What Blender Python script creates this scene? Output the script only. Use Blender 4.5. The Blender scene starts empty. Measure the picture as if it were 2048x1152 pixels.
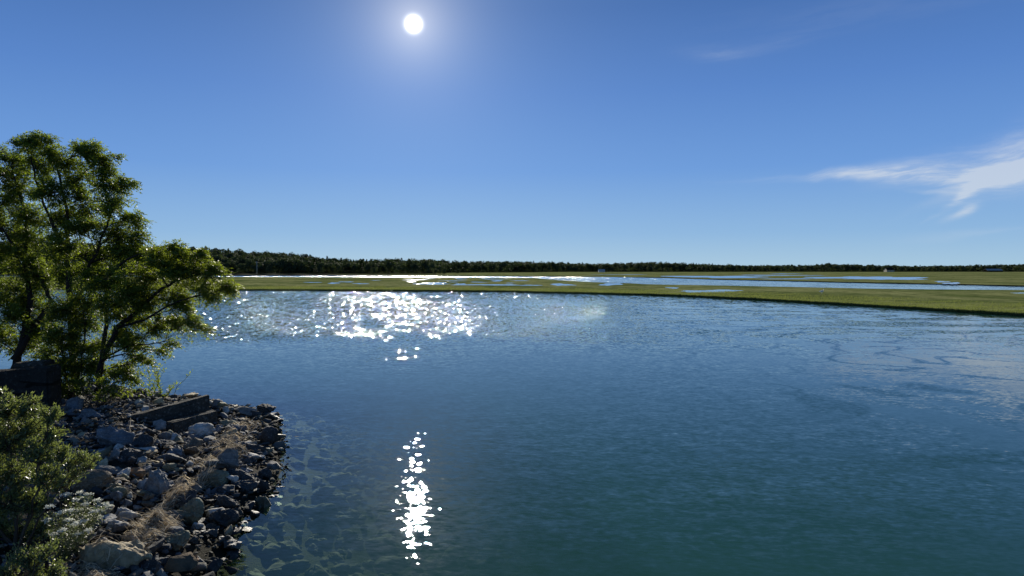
import bpy, bmesh, math, random
import numpy as np
from mathutils import Vector, Matrix
from mathutils.bvhtree import BVHTree
random.seed(7); RNG = np.random.default_rng(7)
scene = bpy.context.scene
COL = scene.collection

# ------------------------------------------------------------------ camera
CAM_Z = 5.0; F = 1365.33; PITCH = math.atan(38/F)
cam_d = bpy.data.cameras.new('camera'); cam = bpy.data.objects.new('camera', cam_d); COL.objects.link(cam)
cam_d.lens = 24; cam_d.sensor_width = 36; cam_d.clip_start = 0.1; cam_d.clip_end = 20000
cam.location = (0, 0, CAM_Z); cam.rotation_euler = (math.pi/2 - PITCH, 0, 0)
scene.camera = cam
CA, SA = math.cos(PITCH), math.sin(PITCH)
def ray(px, py):
    u = (576-py)/F
    return Vector(((px-1024)/F, CA + u*SA, -SA + u*CA))
def onz(px, py, z=0.0):
    d = ray(px, py); t = (z-CAM_Z)/d.z
    return Vector((d.x*t, d.y*t, z))
def at(px, py, Y):
    d = ray(px, py); t = Y/d.y
    return Vector((d.x*t, Y, CAM_Z + d.z*t))

# ------------------------------------------------------------------ light
sd = ray(827, 48).normalized()
SUN_EL = math.asin(sd.z); SUN_AZ = math.atan2(sd.x, sd.y)
sun_d = bpy.data.lights.new('sun', 'SUN'); sun = bpy.data.objects.new('sun', sun_d); COL.objects.link(sun)
sun_d.energy = 5.0; sun_d.angle = math.radians(0.53); sun_d.color = (1.0, 0.93, 0.80)
sun.rotation_euler = sd.to_track_quat('Z', 'Y').to_euler(); sun.location = sd*50

world = bpy.data.worlds.new("World"); scene.world = world; world.use_nodes = True
class NT:
    def __init__(s, tree): s.t = tree; tree.nodes.clear()
    def n(s, typ, ins=None, **props):
        nd = s.t.nodes.new(typ)
        for k, v in props.items(): setattr(nd, k, v)
        if ins:
            for k, v in ins.items():
                sock = nd.inputs[k]
                if isinstance(v, bpy.types.NodeSocket): s.t.links.new(v, sock)
                else: sock.default_value = v
        return nd
    def m(s, op, a, b=0.0, c=0.0, clamp=False):
        nd = s.n('ShaderNodeMath', {0: a, 1: b, 2: c}, operation=op); nd.use_clamp = clamp
        return nd.outputs[0]
    def v(s, op, a, b=(0,0,0)):
        nd = s.n('ShaderNodeVectorMath', {0: a, 1: b}, operation=op)
        return nd.outputs['Value'] if op in ('DOT_PRODUCT', 'LENGTH') else nd.outputs[0]
    def scale(s, a, f):
        nd = s.n('ShaderNodeVectorMath', {0: a, 'Scale': f}, operation='SCALE'); return nd.outputs[0]
    def mix(s, fac, a, b, blend='MIX'):
        nd = s.t.nodes.new('ShaderNodeMix'); nd.data_type = 'RGBA'; nd.blend_type = blend
        for k, v in ((0, fac), (6, a), (7, b)):
            if isinstance(v, bpy.types.NodeSocket): s.t.links.new(v, nd.inputs[k])
            else: nd.inputs[k].default_value = v if k == 0 else (v[0], v[1], v[2], 1)
        return nd.outputs[2]
    def ss(s, x, a, b, lo=0.0, hi=1.0):
        nd = s.n('ShaderNodeMapRange', {0: x, 1: a, 2: b, 3: lo, 4: hi}, interpolation_type='SMOOTHSTEP')
        return nd.outputs[0]
    def noise(s, vec, scale, detail=3.0, rough=0.5, dist=0.0):
        return s.n('ShaderNodeTexNoise', {'Vector': vec, 'Scale': scale, 'Detail': detail, 'Roughness': rough, 'Distortion': dist})
    def xyz(s, vec):
        nd = s.n('ShaderNodeSeparateXYZ', {0: vec}); return nd.outputs
    def comb(s, x, y, z):
        return s.n('ShaderNodeCombineXYZ', {0: x, 1: y, 2: z}).outputs[0]

w = NT(world.node_tree)
sky = w.n('ShaderNodeTexSky', sky_type='NISHITA', sun_disc=False, sun_elevation=SUN_EL, sun_rotation=SUN_AZ,
          altitude=0.0, air_density=1.0, dust_density=0.25, ozone_density=3.0)
dirv = w.n('ShaderNodeTexCoord').outputs['Generated']
dn = w.v('NORMALIZE', dirv)
X_, Y_, Z_ = w.xyz(dn)
hs = w.n('ShaderNodeHueSaturation', {'Hue': 0.505, 'Saturation': 1.10, 'Value': 1.0, 'Fac': 1.0, 'Color': sky.outputs[0]})
el = w.m('ARCSINE', Z_)
gr_ = w.n('ShaderNodeValToRGB', {0: w.m('MULTIPLY', el, 1.0)}); E_ = gr_.color_ramp.elements
stops = [(0.0, (.40, .60, .76)), (0.05, (.272, .480, .755)), (0.14, (.155, .338, .72)), (0.25, (.099, .240, .60)), (0.36, (.062, .165, .45)), (0.7, (.026, .085, .21)), (1.0, (.018, .06, .19))]
E_[0].position = 0.0; E_[0].color = (*stops[0][1], 1); E_[1].position = 1.0; E_[1].color = (*stops[-1][1], 1)
for p_, c_ in stops[1:-1]: q_ = E_.new(p_); q_.color = (*c_, 1)
grad = w.scale(gr_.outputs[0], 9.0)
skyc = w.mix(0.95, w.mix(1.0, hs.outputs[0], (0.35, 0.35, 0.35), 'MULTIPLY'), grad)
# cirrus wisps: tangent-plane coordinates of the sky direction
yy = w.m('MAXIMUM', Y_, 0.02)
U = w.m('DIVIDE', X_, yy); V = w.m('DIVIDE', Z_, yy)
wn = w.noise(w.comb(w.m('MULTIPLY', U, 6.0), w.m('MULTIPLY', V, 16.0), 0.0), 1.0, 4.0, 0.55)
wsep = w.xyz(wn.outputs['Color'])
Uw = w.m('ADD', U, w.m('MULTIPLY', w.m('SUBTRACT', wsep[0], 0.5), 0.06))
Vw = w.m('ADD', V, w.m('MULTIPLY', w.m('SUBTRACT', wsep[1], 0.5), 0.030))
cloud = None
def stroke(px, py, ang, hl, hw, amp, taper=0.0):
    global cloud
    cu, cv = (px-1024)/F, (538-py)/F; c, s_ = math.cos(math.radians(ang)), math.sin(math.radians(ang))
    du = w.m('SUBTRACT', Uw, cu); dv = w.m('SUBTRACT', Vw, cv)
    a = w.m('ADD', w.m('MULTIPLY', du, c), w.m('MULTIPLY', dv, s_))
    b = w.m('SUBTRACT', w.m('MULTIPLY', dv, c), w.m('MULTIPLY', du, s_))
    a = w.m('DIVIDE', a, hl/F)
    width = w.m('MAXIMUM', w.m('MULTIPLY_ADD', a, taper*hw/F, hw/F), hw*0.18/F)
    b = w.m('DIVIDE', b, width)
    r = w.m('ADD', w.m('MULTIPLY', a, a), w.m('MULTIPLY', b, b))
    g = w.m('MULTIPLY', w.m('EXPONENT', w.m('MULTIPLY', r, -1.0)), amp)
    cloud = g if cloud is None else w.m('ADD', cloud, g)
stroke(1880, 345, 2, 230, 22, 1.1, 0.7)
stroke(1900, 362, 4, 110, 12, 0.6)
stroke(1720, 355, 3, 110, 9, 0.85, 0.3)
stroke(2010, 332, 27, 130, 36, 0.85, 0.5)
stroke(1935, 385, 36, 60, 13, 1.0, 0.5)
stroke(1926, 421, 27, 36, 8, 1.0)
stroke(1860, 385, -2, 60, 5, 0.35)
stroke(1950, 300, 12, 110, 16, 0.25)
stroke(1430, 108, 3, 60, 14, 0.16)
stroke(1560, 85, 12, 90, 14, 0.09)
stroke(1750, 20, 6, 260, 30, 0.06)
stroke(1950, 470, 4, 120, 8, 0.16)
fib = w.noise(w.comb(w.m('ADD', w.m('MULTIPLY', Uw, 9.0), w.m('MULTIPLY', Vw, -8.0)), w.m('ADD', w.m('MULTIPLY', Vw, 60.0), w.m('MULTIPLY', Uw, -9.0)), 3.1), 1.0, 6.0, 0.62)
cl = w.m('MULTIPLY', cloud, w.ss(fib.outputs[0], 0.32, 0.64, 0.25, 1.0), clamp=True)
front = w.ss(Y_, 0.02, 0.2)
cl = w.m('MULTIPLY', w.m('MULTIPLY', cl, front), 0.62)
skyc = w.mix(cl, skyc, (6.4, 6.8, 7.2))
# aureole and solar disc
cosang = w.v('DOT_PRODUCT', dn, tuple(sd))
ang = w.m('ARCCOSINE', w.m('MINIMUM', cosang, 1.0))
g1 = w.m('MULTIPLY', w.m('EXPONENT', w.m('MULTIPLY', ang, -1/0.040)), 4.6)
g2 = w.m('MULTIPLY', w.m('EXPONENT', w.m('MULTIPLY', ang, -1/0.16)), 1.15)
ga = w.m('DIVIDE', ang, 0.0072); g3 = w.m('MULTIPLY', w.m('EXPONENT', w.m('MULTIPLY', w.m('MULTIPLY', ga, ga), -1.0)), 80.0)
glow = w.scale((1.0, 0.88, 0.66), g1)
glow2 = w.scale((0.70, 0.90, 1.05), g2)
disc = w.scale((1.0, 0.97, 0.90), g3)
tot = w.v('ADD', w.v('ADD', skyc, glow), w.v('ADD', glow2, disc))
bg = w.n('ShaderNodeBackground', {'Color': tot, 'Strength': 0.084})
w.t.links.new(bg.outputs[0], w.n('ShaderNodeOutputWorld').inputs[0])

scene.view_settings.view_transform = 'Standard'; scene.view_settings.look = 'None'
scene.view_settings.gamma = 1; scene.view_settings.exposure = 0.40
cy = scene.cycles
cy.use_denoising = True; cy.max_bounces = 6; cy.diffuse_bounces = 3; cy.glossy_bounces = 2
cy.transmission_bounces = 4; cy.transparent_max_bounces = 8
cy.caustics_reflective = False; cy.caustics_refractive = False; cy.sample_clamp_indirect = 4.0

# ------------------------------------------------------------------ helpers
def mat(name):
    m = bpy.data.materials.new(name); m.use_nodes = True; return m, NT(m.node_tree)
def out(nt, shader): nt.t.links.new(shader, nt.n('ShaderNodeOutputMaterial').inputs[0])
def mesh_np(name, V, Fc, mats, smooth=False, mi=None):
    """V (n,3), Fc (m,k) same-size faces or list of lists"""
    me = bpy.data.meshes.new(name)
    if isinstance(Fc, np.ndarray):
        V = np.asarray(V, dtype=np.float32); n, k = Fc.shape
        me.vertices.add(len(V)); me.vertices.foreach_set('co', V.ravel())
        me.loops.add(n*k); me.loops.foreach_set('vertex_index', Fc.astype(np.int32).ravel())
        me.polygons.add(n); me.polygons.foreach_set('loop_start', np.arange(0, n*k, k, dtype=np.int32))
    else:
        me.from_pydata([tuple(v) for v in V], [], Fc)
    for m in (mats if isinstance(mats, (list, tuple)) else [mats]): me.materials.append(m)
    if mi is not None: me.polygons.foreach_set('material_index', np.asarray(mi, dtype=np.int32))
    if smooth: me.polygons.foreach_set('use_smooth', np.ones(len(me.polygons), dtype=bool))
    me.update(); me.validate()
    return me
def link(name, me, parent=None, loc=None):
    o = bpy.data.objects.new(name, me); COL.objects.link(o)
    if parent: o.parent = parent
    if loc is not None: o.location = loc
    return o
def tag(o, label=None, cat=None, group=None, kind=None):
    for k, v in (('label', label), ('category', cat), ('group', group), ('kind', kind)):
        if v: o[k] = v
    return o
class MB:
    """collects tubes and loose faces"""
    def __init__(s): s.v = []; s.f = []
    def tube(s, pts, radii, sides=6, cap=True):
        pts = [Vector(p) for p in pts]; base = len(s.v); n = len(pts)
        for i, p in enumerate(pts):
            t = (pts[min(i+1, n-1)] - pts[max(i-1, 0)])
            if t.length < 1e-6: t = Vector((0, 0, 1))
            t.normalize(); a = t.orthogonal().normalized() if abs(t.z) > .95 else t.cross(Vector((0, 0, 1))).normalized()
            b = t.cross(a)
            for k in range(sides):
                th = 2*math.pi*k/sides
                s.v.append(tuple(p + (a*math.cos(th) + b*math.sin(th))*radii[i]))
        for i in range(n-1):
            for k in range(sides):
                k2 = (k+1) % sides
                s.f.append([base+i*sides+k, base+i*sides+k2, base+(i+1)*sides+k2, base+(i+1)*sides+k])
        if cap:
            s.f.append([base+(n-1)*sides+k for k in range(sides)]); s.f.append([base+k for k in reversed(range(sides))])
    def build(s, name, m, smooth=True): return mesh_np(name, s.v, s.f, m, smooth)

# ------------------------------------------------------------------ bank terrain
shore = [(-4.4, -6), (-4.4, 4), (-4.6, 8), (-4.85, 11.15), (-5.45, 13.0), (-5.45, 15.1), (-5.7, 16.8), (-6.65, 19.1), (-7.5, 21.6),
         (-8.25, 23.3), (-8.9, 23.9), (-9.9, 24.3), (-12, 25.6), (-15.1, 27.0), (-18, 29), (-24, 31), (-40, 33), (-60, 33), (-60, -6)]
SH = np.array(shore)
def shore_d(x, y):
    """signed distance to the shoreline, positive on land"""
    x = np.asarray(x, float); y = np.asarray(y, float); d = np.full(x.shape, 1e9); inside = np.zeros(x.shape, bool)
    for i in range(len(SH)):
        ax, ay = SH[i]; bx, by = SH[(i+1) % len(SH)]
        ex, ey = bx-ax, by-ay; t = np.clip(((x-ax)*ex+(y-ay)*ey)/(ex*ex+ey*ey), 0, 1)
        if not (ax <= -59 and bx <= -59) and not (ay <= -5 and by <= -5):
            d = np.minimum(d, np.hypot(x-ax-t*ex, y-ay-t*ey))
        c = ((ay > y) != (by > y)) & (x < (bx-ax)*(y-ay)/(by-ay+1e-12)+ax)
        inside ^= c
    return np.where(inside, d, -d)
def H(x, y):
    x = np.asarray(x, float); y = np.asarray(y, float); d = shore_d(x, y)
    wob = 0.06*np.sin(x*2.1+1.3*y)+0.05*np.sin(y*3.3-x)+0.04*np.sin(5.1*x+2.2*y)
    wob = wob - 0.42*np.exp(-((x+9.55)**2+(y-19.9)**2)/1.5**2)
    return np.where(d > 0, 1.0*(1-np.exp(-np.maximum(d, 0)/3.0))+wob*np.clip(d, 0, 1), np.maximum(d*0.36, -2.6)+wob*0.4*np.clip(-d, 0, 1))
def ground(px, py, dz=0.0):
    z = 0.6
    for _ in range(14):
        p = onz(px, py, z); z = 0.5*z+0.5*(float(H(p.x, p.y))+dz)
    p = onz(px, py, z); return p

def grid_mesh(name, xs, ys, zf, m):
    GX, GY = np.meshgrid(xs, ys); Z = zf(GX, GY); V = np.stack([GX.ravel(), GY.ravel(), Z.ravel()], 1)
    nx, ny = len(xs), len(ys); i = np.arange(nx-1)[None, :]+np.arange(ny-1)[:, None]*nx
    Fc = np.stack([i, i+1, i+1+nx, i+nx], -1).reshape(-1, 4)
    return mesh_np(name, V, Fc, m, True)

# soil of the bank
m_soil, n = mat('bank_soil')
P = n.n('ShaderNodeNewGeometry').outputs['Position']
a = n.noise(P, 2.0, 5, 0.6); b = n.noise(P, 22.0, 5, 0.7)
c = n.mix(n.ss(a.outputs[0], .35, .65), (0.022, 0.019, 0.015), (0.05, 0.042, 0.03))
c = n.mix(n.ss(b.outputs[0], .5, .7), c, (0.08, 0.072, 0.06))
pz = n.xyz(P)[2]
c = n.mix(n.ss(pz, -0.02, 0.25, 1.0, 0.0), c, (0.022, 0.022, 0.014)); c = n.mix(n.ss(pz, -0.25, -0.05, 1.0, 0.0), c, n.mix(a.outputs[0], (0.035, 0.042, 0.02), (0.10, 0.11, 0.055)))
bmp = n.n('ShaderNodeBump', {'Strength': 1.0, 'Distance': 0.06, 'Height': b.outputs[0]})
out(n, n.n('ShaderNodeBsdfPrincipled', {'Base Color': c, 'Roughness': 0.9, 'Specular IOR Level': 0.05, 'Normal': bmp.outputs[0]}).outputs[0])
bank = link('bank', grid_mesh('bank', np.linspace(-36, 8, 180), np.linspace(-6, 44, 200), H, m_soil)); tag(bank, kind='structure')

# river bed out to the horizon
m_bed, n = mat('river_bed')
P = n.n('ShaderNodeNewGeometry').outputs['Position']
c = n.mix(n.noise(P, 0.6, 4).outputs[0], (0.02, 0.022, 0.013), (0.05, 0.05, 0.03))
out(n, n.n('ShaderNodeBsdfPrincipled', {'Base Color': c, 'Roughness': 1.0}).outputs[0])
bed = link('river_bed', mesh_np('river_bed', [(-7000, -60, -2.75), (7000, -60, -2.75), (7000, 9000, -2.75), (-7000, 9000, -2.75)], [[0, 1, 2, 3]], m_bed)); tag(bed, kind='structure')

# ------------------------------------------------------------------ water
def water_mat(name, near=True, amp=0.10):
    m, n = mat(name)
    P = n.n('ShaderNodeNewGeometry').outputs['Position']
    x, y, z = n.xyz(P)
    y_raw = y   # waves lengthen away from the bridge, with the fetch of the wind
    y = n.m('ADD', n.m('MINIMUM', y, 32.0), n.m('SUBTRACT', 32.0, n.m('DIVIDE', 1024.0, n.m('MAXIMUM', y_raw, 32.0))))
    lowv = n.comb(n.m('MULTIPLY', x, 0.035), n.m('MULTIPLY', y_raw, 0.055), 0.0)
    low = n.noise(lowv, 1.0, 4, 0.55, 1.2).outputs[0]
    if near:
        # wind-ruffled beyond ~46 m, calmer in the lee of the bridge; an isolated cat's-paw at ~38 m
        edge = n.m('ADD', y_raw, n.m('MULTIPLY', n.m('SUBTRACT', n.noise(P, 0.12, 3, .6).outputs[0], 0.5), 16.0))
        far = n.ss(edge, 39.0, 52.0)
        dx = n.m('DIVIDE', n.m('ADD', x, 6.6), 2.6); dy = n.m('DIVIDE', n.m('SUBTRACT', y_raw, 38.5), 3.2)
        paw = n.m('EXPONENT', n.m('MULTIPLY', n.m('ADD', n.m('MULTIPLY', dx, dx), n.m('MULTIPLY', dy, dy)), -1.0))
        A = n.m('ADD', n.m('MULTIPLY', far, 0.90), n.m('ADD', n.ss(n.m('SUBTRACT', n.m('MULTIPLY', x, 3.0), y_raw), -28.0, 0.0, 0.0, 0.13), n.m('ADD', n.m('MULTIPLY', n.ss(y_raw, 19.0, 25.0, 0.215, 0.14), n.ss(y_raw, 11.2, 12.8, 0.45, 1.0)), n.m('MULTIPLY', paw, 0.66))))
        # slicks and eddies on the right-hand side of the current
        rt = n.ss(n.m('SUBTRACT', x, n.m('MULTIPLY', y_raw, 0.10)), 1.0, 14.0)
        sl = n.ss(n.noise(n.comb(n.m('MULTIPLY', x, 0.10), n.m('MULTIPLY', y_raw, 0.16), 4.0), 1.0, 5, 0.55, 2.4).outputs[0], 0.44, 0.56)
        A = n.m('MULTIPLY', A, n.m('SUBTRACT', 1.0, n.m('MULTIPLY', n.m('MULTIPLY', rt, n.m('SUBTRACT', 1.0, sl)), 0.72)))
        A = n.m('MULTIPLY', n.m('MULTIPLY', A, n.ss(y_raw, 180., 330., 1.0, 1.35)), n.ss(low, 0.35, 0.62, 0.72, 1.15))
    else:
        A = n.m('ADD', 0.9, 0.0)
    v1 = n.comb(n.m('MULTIPLY', x, 4.6), n.m('MULTIPLY_ADD', x, 0.9, n.m('MULTIPLY', y, 7.5)), 0.0)
    v2 = n.comb(n.m('MULTIPLY', x, 0.90), n.m('MULTIPLY_ADD', x, -0.2, n.m('MULTIPLY', y, 1.7)), 7.0)
    v3 = n.comb(n.m('MULTIPLY', x, 2.0), n.m('MULTIPLY_ADD', x, 0.35, n.m('MULTIPLY', y, 3.6)), 3.0)
    h5 = (0.5, 0.5, 0.5)
    c1 = n.v('SUBTRACT', n.noise(v1, 1.0, 2.5, 0.6, 0.3).outputs['Color'], h5)
    c2 = n.v('SUBTRACT', n.noise(v2, 1.0, 2, 0.5, 0.5).outputs['Color'], h5)
    c3 = n.v('SUBTRACT', n.noise(v3, 1.0, 1.0, 0.5, 0.4).outputs['Color'], h5)
    if near:
        f1 = n.m('MULTIPLY_ADD', far, 0.25, 0.75); xs = n.m('MULTIPLY_ADD', far, 0.75, 0.85)
        v4 = n.comb(n.m('MULTIPLY_ADD', y, -1.5, n.m('MULTIPLY', x, 6.0)), n.m('MULTIPLY_ADD', x, 1.6, n.m('MULTIPLY', y, 17.0)), 5.0)
        c4 = n.v('SUBTRACT', n.noise(v4, 1.0, 1.0, 0.5, 0.3).outputs['Color'], h5)
        c1 = n.v('ADD', n.scale(c1, f1), n.scale(c4, n.m('MULTIPLY_ADD', far, -0.5, 0.5)))
    s = n.v('ADD', n.v('ADD', n.scale(c1, amp*7.5), n.scale(c3, amp*2.6)), n.scale(c2, amp*1.8))
    s = n.v('MULTIPLY', s, n.comb(xs, 1.0, 0.0) if near else (1.3, 1.0, 0.0))
    s = n.scale(s, A)
    mg = n.m('DIVIDE', n.v('LENGTH', s), 0.13)       # steep crests are rare, the flat backs of the waves common
    hv = n.m('MINIMUM', n.m('MULTIPLY_ADD', n.m('MULTIPLY', mg, mg), 0.58, 0.32), 2.4)
    if near: hv = n.m('MULTIPLY_ADD', n.m('SUBTRACT', hv, 1.0), n.m('MAXIMUM', far, n.ss(paw, .1, .5)), 1.0)
    s = n.scale(s, hv)
    if near:
        # eddy lines: thin shear fronts
        ev = n.comb(n.m('MULTIPLY', x, 0.075), n.m('MULTIPLY', y_raw, 0.11), 9.0)
        en = n.noise(ev, 1.0, 1.0, 0.4, 1.6).outputs[0]
        ln = n.m('ABSOLUTE', n.m('SUBTRACT', en, 0.5))
        line = n.m('MULTIPLY', n.ss(ln, 0.0, 0.035, 1.0, 0.0), n.ss(n.noise(v1, 1.0, 2).outputs[0], .35, .62))
        s = n.v('ADD', s, n.scale((0.0, -0.07, 0.0), n.m('MULTIPLY', line, n.m('MULTIPLY', rt, 1.0))))
    N = n.v('NORMALIZE', n.v('ADD', s, (0, 0, 1)))
    fr = n.n('ShaderNodeFresnel', {'IOR': 1.333, 'Normal': N}).outputs[0]
    fr = n.m('MULTIPLY', fr, n.m('SUBTRACT', 1.0, n.n('ShaderNodeNewGeometry').outputs['Backfacing']))
    # waves too small to see at a distance act as roughness
    rgh = n.m('ADD', n.ss(y_raw, 28.0, 48.0, 0.05, 0.082), n.ss(y_raw, 170.0, 420.0, 0.0, 0.15)) if near else n.ss(y_raw, 80.0, 250.0, 0.08, 0.24)
    gl = n.n('ShaderNodeBsdfGlossy', {'Color': (1, 1, 1, 1), 'Roughness': rgh, 'Normal': N}, distribution='BECKMANN').outputs[0]
    bodyc = n.mix(n.ss(low, 0.3, 0.7), (0.011, 0.052, 0.026), (0.015, 0.060, 0.031))
    body = n.n('ShaderNodeBsdfDiffuse', {'Color': bodyc}).outputs[0]
    if near:
        # clear shallows over the stones: the silty water thickens with the depth of the sloping bed
        dist = None
        for i in range(1, 13):
            ax, ay = shore[i]; bx, by = shore[i+1]; ex, ey = bx-ax, by-ay; L2 = ex*ex+ey*ey
            t = n.m('ADD', n.m('MULTIPLY', n.m('SUBTRACT', x, ax), ex/L2), n.m('MULTIPLY', n.m('SUBTRACT', y_raw, ay), ey/L2), clamp=True)
            qx = n.m('SUBTRACT', n.m('SUBTRACT', x, ax), n.m('MULTIPLY', t, ex)); qy = n.m('SUBTRACT', n.m('SUBTRACT', y_raw, ay), n.m('MULTIPLY', t, ey))
            dd = n.m('SQRT', n.m('ADD', n.m('MULTIPLY', qx, qx), n.m('MULTIPLY', qy, qy)))
            dist = dd if dist is None else n.m('MINIMUM', dist, dd)
        thick = n.m('SUBTRACT', 1.0, n.m('EXPONENT', n.m('MULTIPLY', dist, -0.30)))
        thick = n.m('MULTIPLY_ADD', thick, 0.95, 0.03, clamp=True)
        thick = n.m('MAXIMUM', thick, n.ss(dist, 2.5, 8.0))
        tr = n.n('ShaderNodeBsdfTransparent', {'Color': (0.80, 0.92, 0.78, 1)}).outputs[0]
        mx = n.n('ShaderNodeMixShader', {0: thick}); n.t.links.new(tr, mx.inputs[1]); n.t.links.new(body, mx.inputs[2]); body = mx.outputs[0]
    mx = n.n('ShaderNodeMixShader', {0: fr}); n.t.links.new(body, mx.inputs[1]); n.t.links.new(gl, mx.inputs[2])
    out(n, mx.outputs[0])
    return m
m_water = water_mat('river_water'); m_pool = water_mat('pool_water', False, 0.07)
water = link('water', mesh_np('water', [(-7000, -60, 0), (7000, -60, 0), (7000, 9000, 0), (-7000, 9000, 0)], [[0, 1, 2, 3]], m_water)); tag(water, kind='structure')

# ------------------------------------------------------------------ marsh
m_marsh, n = mat('marsh_turf')
P = n.n('ShaderNodeNewGeometry').outputs['Position']; x, y, z = n.xyz(P)
a = n.noise(n.comb(n.m('MULTIPLY', x, .05), n.m('MULTIPLY', y, .03), 0.), 1.0, 6, .62, .6).outputs[0]
b = n.noise(n.comb(n.m('MULTIPLY', x, .45), n.m('MULTIPLY', y, .30), 0.), 1.0, 5, .7).outputs[0]
c = n.mix(n.ss(a, .36, .62), (0.100, 0.126, 0.040), (0.235, 0.245, 0.100))
c = n.mix(n.ss(b, .42, .72), c, (0.045, 0.062, 0.020))
c = n.mix(n.ss(n.noise(P, .018, 4, .6).outputs[0], .60, .72), c, (0.15, 0.14, 0.06))
out(n, n.n('ShaderNodeBsdfPrincipled', {'Base Color': c, 'Roughness': 1.0, 'Specular IOR Level': 0.0}).outputs[0])
m_mud, n = mat('marsh_mud')
P = n.n('ShaderNodeNewGeometry').outputs['Position']
c = n.mix(n.noise(P, 1.5, 4, .6).outputs[0], (0.03, 0.025, 0.015), (0.09, 0.075, 0.045))
out(n, n.n('ShaderNodeBsdfPrincipled', {'Base Color': c, 'Roughness': 0.8, 'Specular IOR Level': 0.05}).outputs[0])
def jitter_line(pts, step, amp, seed):
    r = random.Random(seed); res = []; ph = [r.uniform(0, 6.28) for _ in range(6)]
    for i in range(len(pts)-1):
        a, b = Vector(pts[i]), Vector(pts[i+1]); k = max(1, int((b-a).length/step))
        for j in range(k):
            res.append(a.lerp(b, j/k))
    res.append(Vector(pts[-1])); o = []
    s = 0.0
    for i, p in enumerate(res):
        if i: s += (res[i]-res[i-1]).length
        t = (res[min(i+1, len(res)-1)]-res[max(i-1, 0)]); t.normalize(); nn = Vector((-t.y, t.x))
        q = sum(math.sin(s*f/step*0.35+ph[k])/(1+k*.6) for k, f in enumerate((.3, .7, 1.3, 2.1, 3.7, 5.9)))
        o.append(p + nn*amp*(q*.4 + r.uniform(-.35, .35)))
    return o
def marsh(name, front_px, back_px, z, seed, step=2.0, amp=0.7, bstep=8., bamp=2.5, fz=0.0):
    f = [onz(a, b, fz).xy for a, b in front_px]; k = [onz(a, b, z).xy for a, b in back_px]
    f = jitter_line(f, step, amp, seed); k = jitter_line(k, bstep, bamp, seed+1)
    ring = f + list(reversed(k)); bm = bmesh.new()
    top = [bm.verts.new((p.x, p.y, z)) for p in ring]
    bot = [bm.verts.new((p.x, p.y, -1.0)) for p in ring]
    es = [bm.edges.new((top[i], top[(i+1) % len(top)])) for i in range(len(top))]
    bmesh.ops.triangle_fill(bm, use_beauty=True, use_dissolve=False, edges=es)
    for fc in bm.faces:
        if fc.normal.z < 0: fc.normal_flip()
    for i in range(len(top)):
        j = (i+1) % len(top); fc = bm.faces.new((top[i], bot[i], bot[j], top[j])); fc.material_index = 1
    me = bpy.data.meshes.new(name); bm.to_mesh(me); bm.free(); me.materials.append(m_marsh); me.materials.append(m_mud)
    o = link('marsh', me); tag(o, kind='structure'); return f
nf = marsh('near_marsh', [(-500, 577), (-100, 578), (200, 579.5), (400, 580.5), (600, 581), (800, 582), (1000, 583.5), (1100, 586), (1300, 590.5), (1500, 599.5), (1700, 611), (1900, 623.5), (2048, 632), (2300, 648)],
           [(-500, 552), (300, 553), (520, 554), (640, 554.5), (800, 555.3), (1064, 555.8), (1134, 562), (1200, 565), (1334, 569.3), (1448, 570.5), (1600, 574), (1748, 577), (1928, 579), (2100, 580), (2300, 582)], 0.28, 3)
marsh('far_marsh', [(-600, 551), (380, 551), (700, 551.5), (870, 552), (1064, 553), (1200, 554), (1334, 556), (1448, 559.8), (1600, 563), (1748, 566.5), (1928, 570), (2048, 573), (2300, 578)],
      [(-600, 541.0), (1064, 541.0), (2048, 541.0), (2700, 541.0)], 0.28, 9, 4.0, 1.2, 60, 3)

def pool(x0, y0, x1, y1, seed, zz=0.292):
    r = random.Random(seed); cx, cyy = (x0+x1)/2, (y0+y1)/2; rx, ry = (x1-x0)/2, (y1-y0)/2; k = 48; pts = []
    ph = [r.uniform(0, 6.28) for _ in range(5)]
    for i in range(k):
        th = 2*math.pi*i/k; q = 1+.22*math.sin(2*th+ph[0])+.16*math.sin(3*th+ph[1])+.12*math.sin(5*th+ph[2])+.10*math.sin(9*th+ph[3])+r.uniform(-.13, .13)
        pts.append(onz(cx+rx*math.cos(th)*q, cyy+ry*math.sin(th)*(q*.8), zz))
    bm = bmesh.new(); vs = [bm.verts.new(p) for p in pts]; es = [bm.edges.new((vs[i], vs[(i+1) % k])) for i in range(k)]
    bmesh.ops.triangle_fill(bm, use_beauty=True, edges=es)
    for fc in bm.faces:
        if fc.normal.z < 0: fc.normal_flip()
    me = bpy.data.meshes.new('pool'); bm.to_mesh(me); bm.free(); me.materials.append(m_pool)
    o = link('pool_water', me); tag(o, kind='structure')
pools = [(610,564,641,565.4),(656,564.8,680,567.6),(680,562.8,706,564.6),(707,566.4,738,568.2),(806,559.3,836,560.6),(812,562.4,834,564.4),(826,564.8,900,569.6),(912,566.6,930,569.8),(924,568.2,1040,571.2),
 (834,558.4,852,560.2),(908,556.9,936,558.4),(955,557.4,1018,558.6),(984,560,1004,563.2),(880,561,930,562),(900,563.6,915,564.6),(940,563.6,975,564.8),(1020,560.6,1060,561.8),(1040,569.2,1078,571.8),(1010,565.6,1030,566.6),
 (1099,567,1147,571.6),(1200,565.8,1244,571.4),(1334,574,1356,577.4),(1366,579,1474,585.6),(2024,585,2090,587.2),
 (1340,551.3,1540,556.2),(1470,549.8,1645,551.2),(1515,556.8,1650,558.4),(1640,552.4,1850,559.6),(1870,562,1900,565),(1884,564.8,1922,568.6),(1540,547,1600,547.8),(1200,548.6,1290,549.3),(850,557,870,557.9),(742,560.2,760,561),(1235,563.6,1262,565)]
for i, pl in enumerate(pools): pool(*pl, 100+i)

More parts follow.
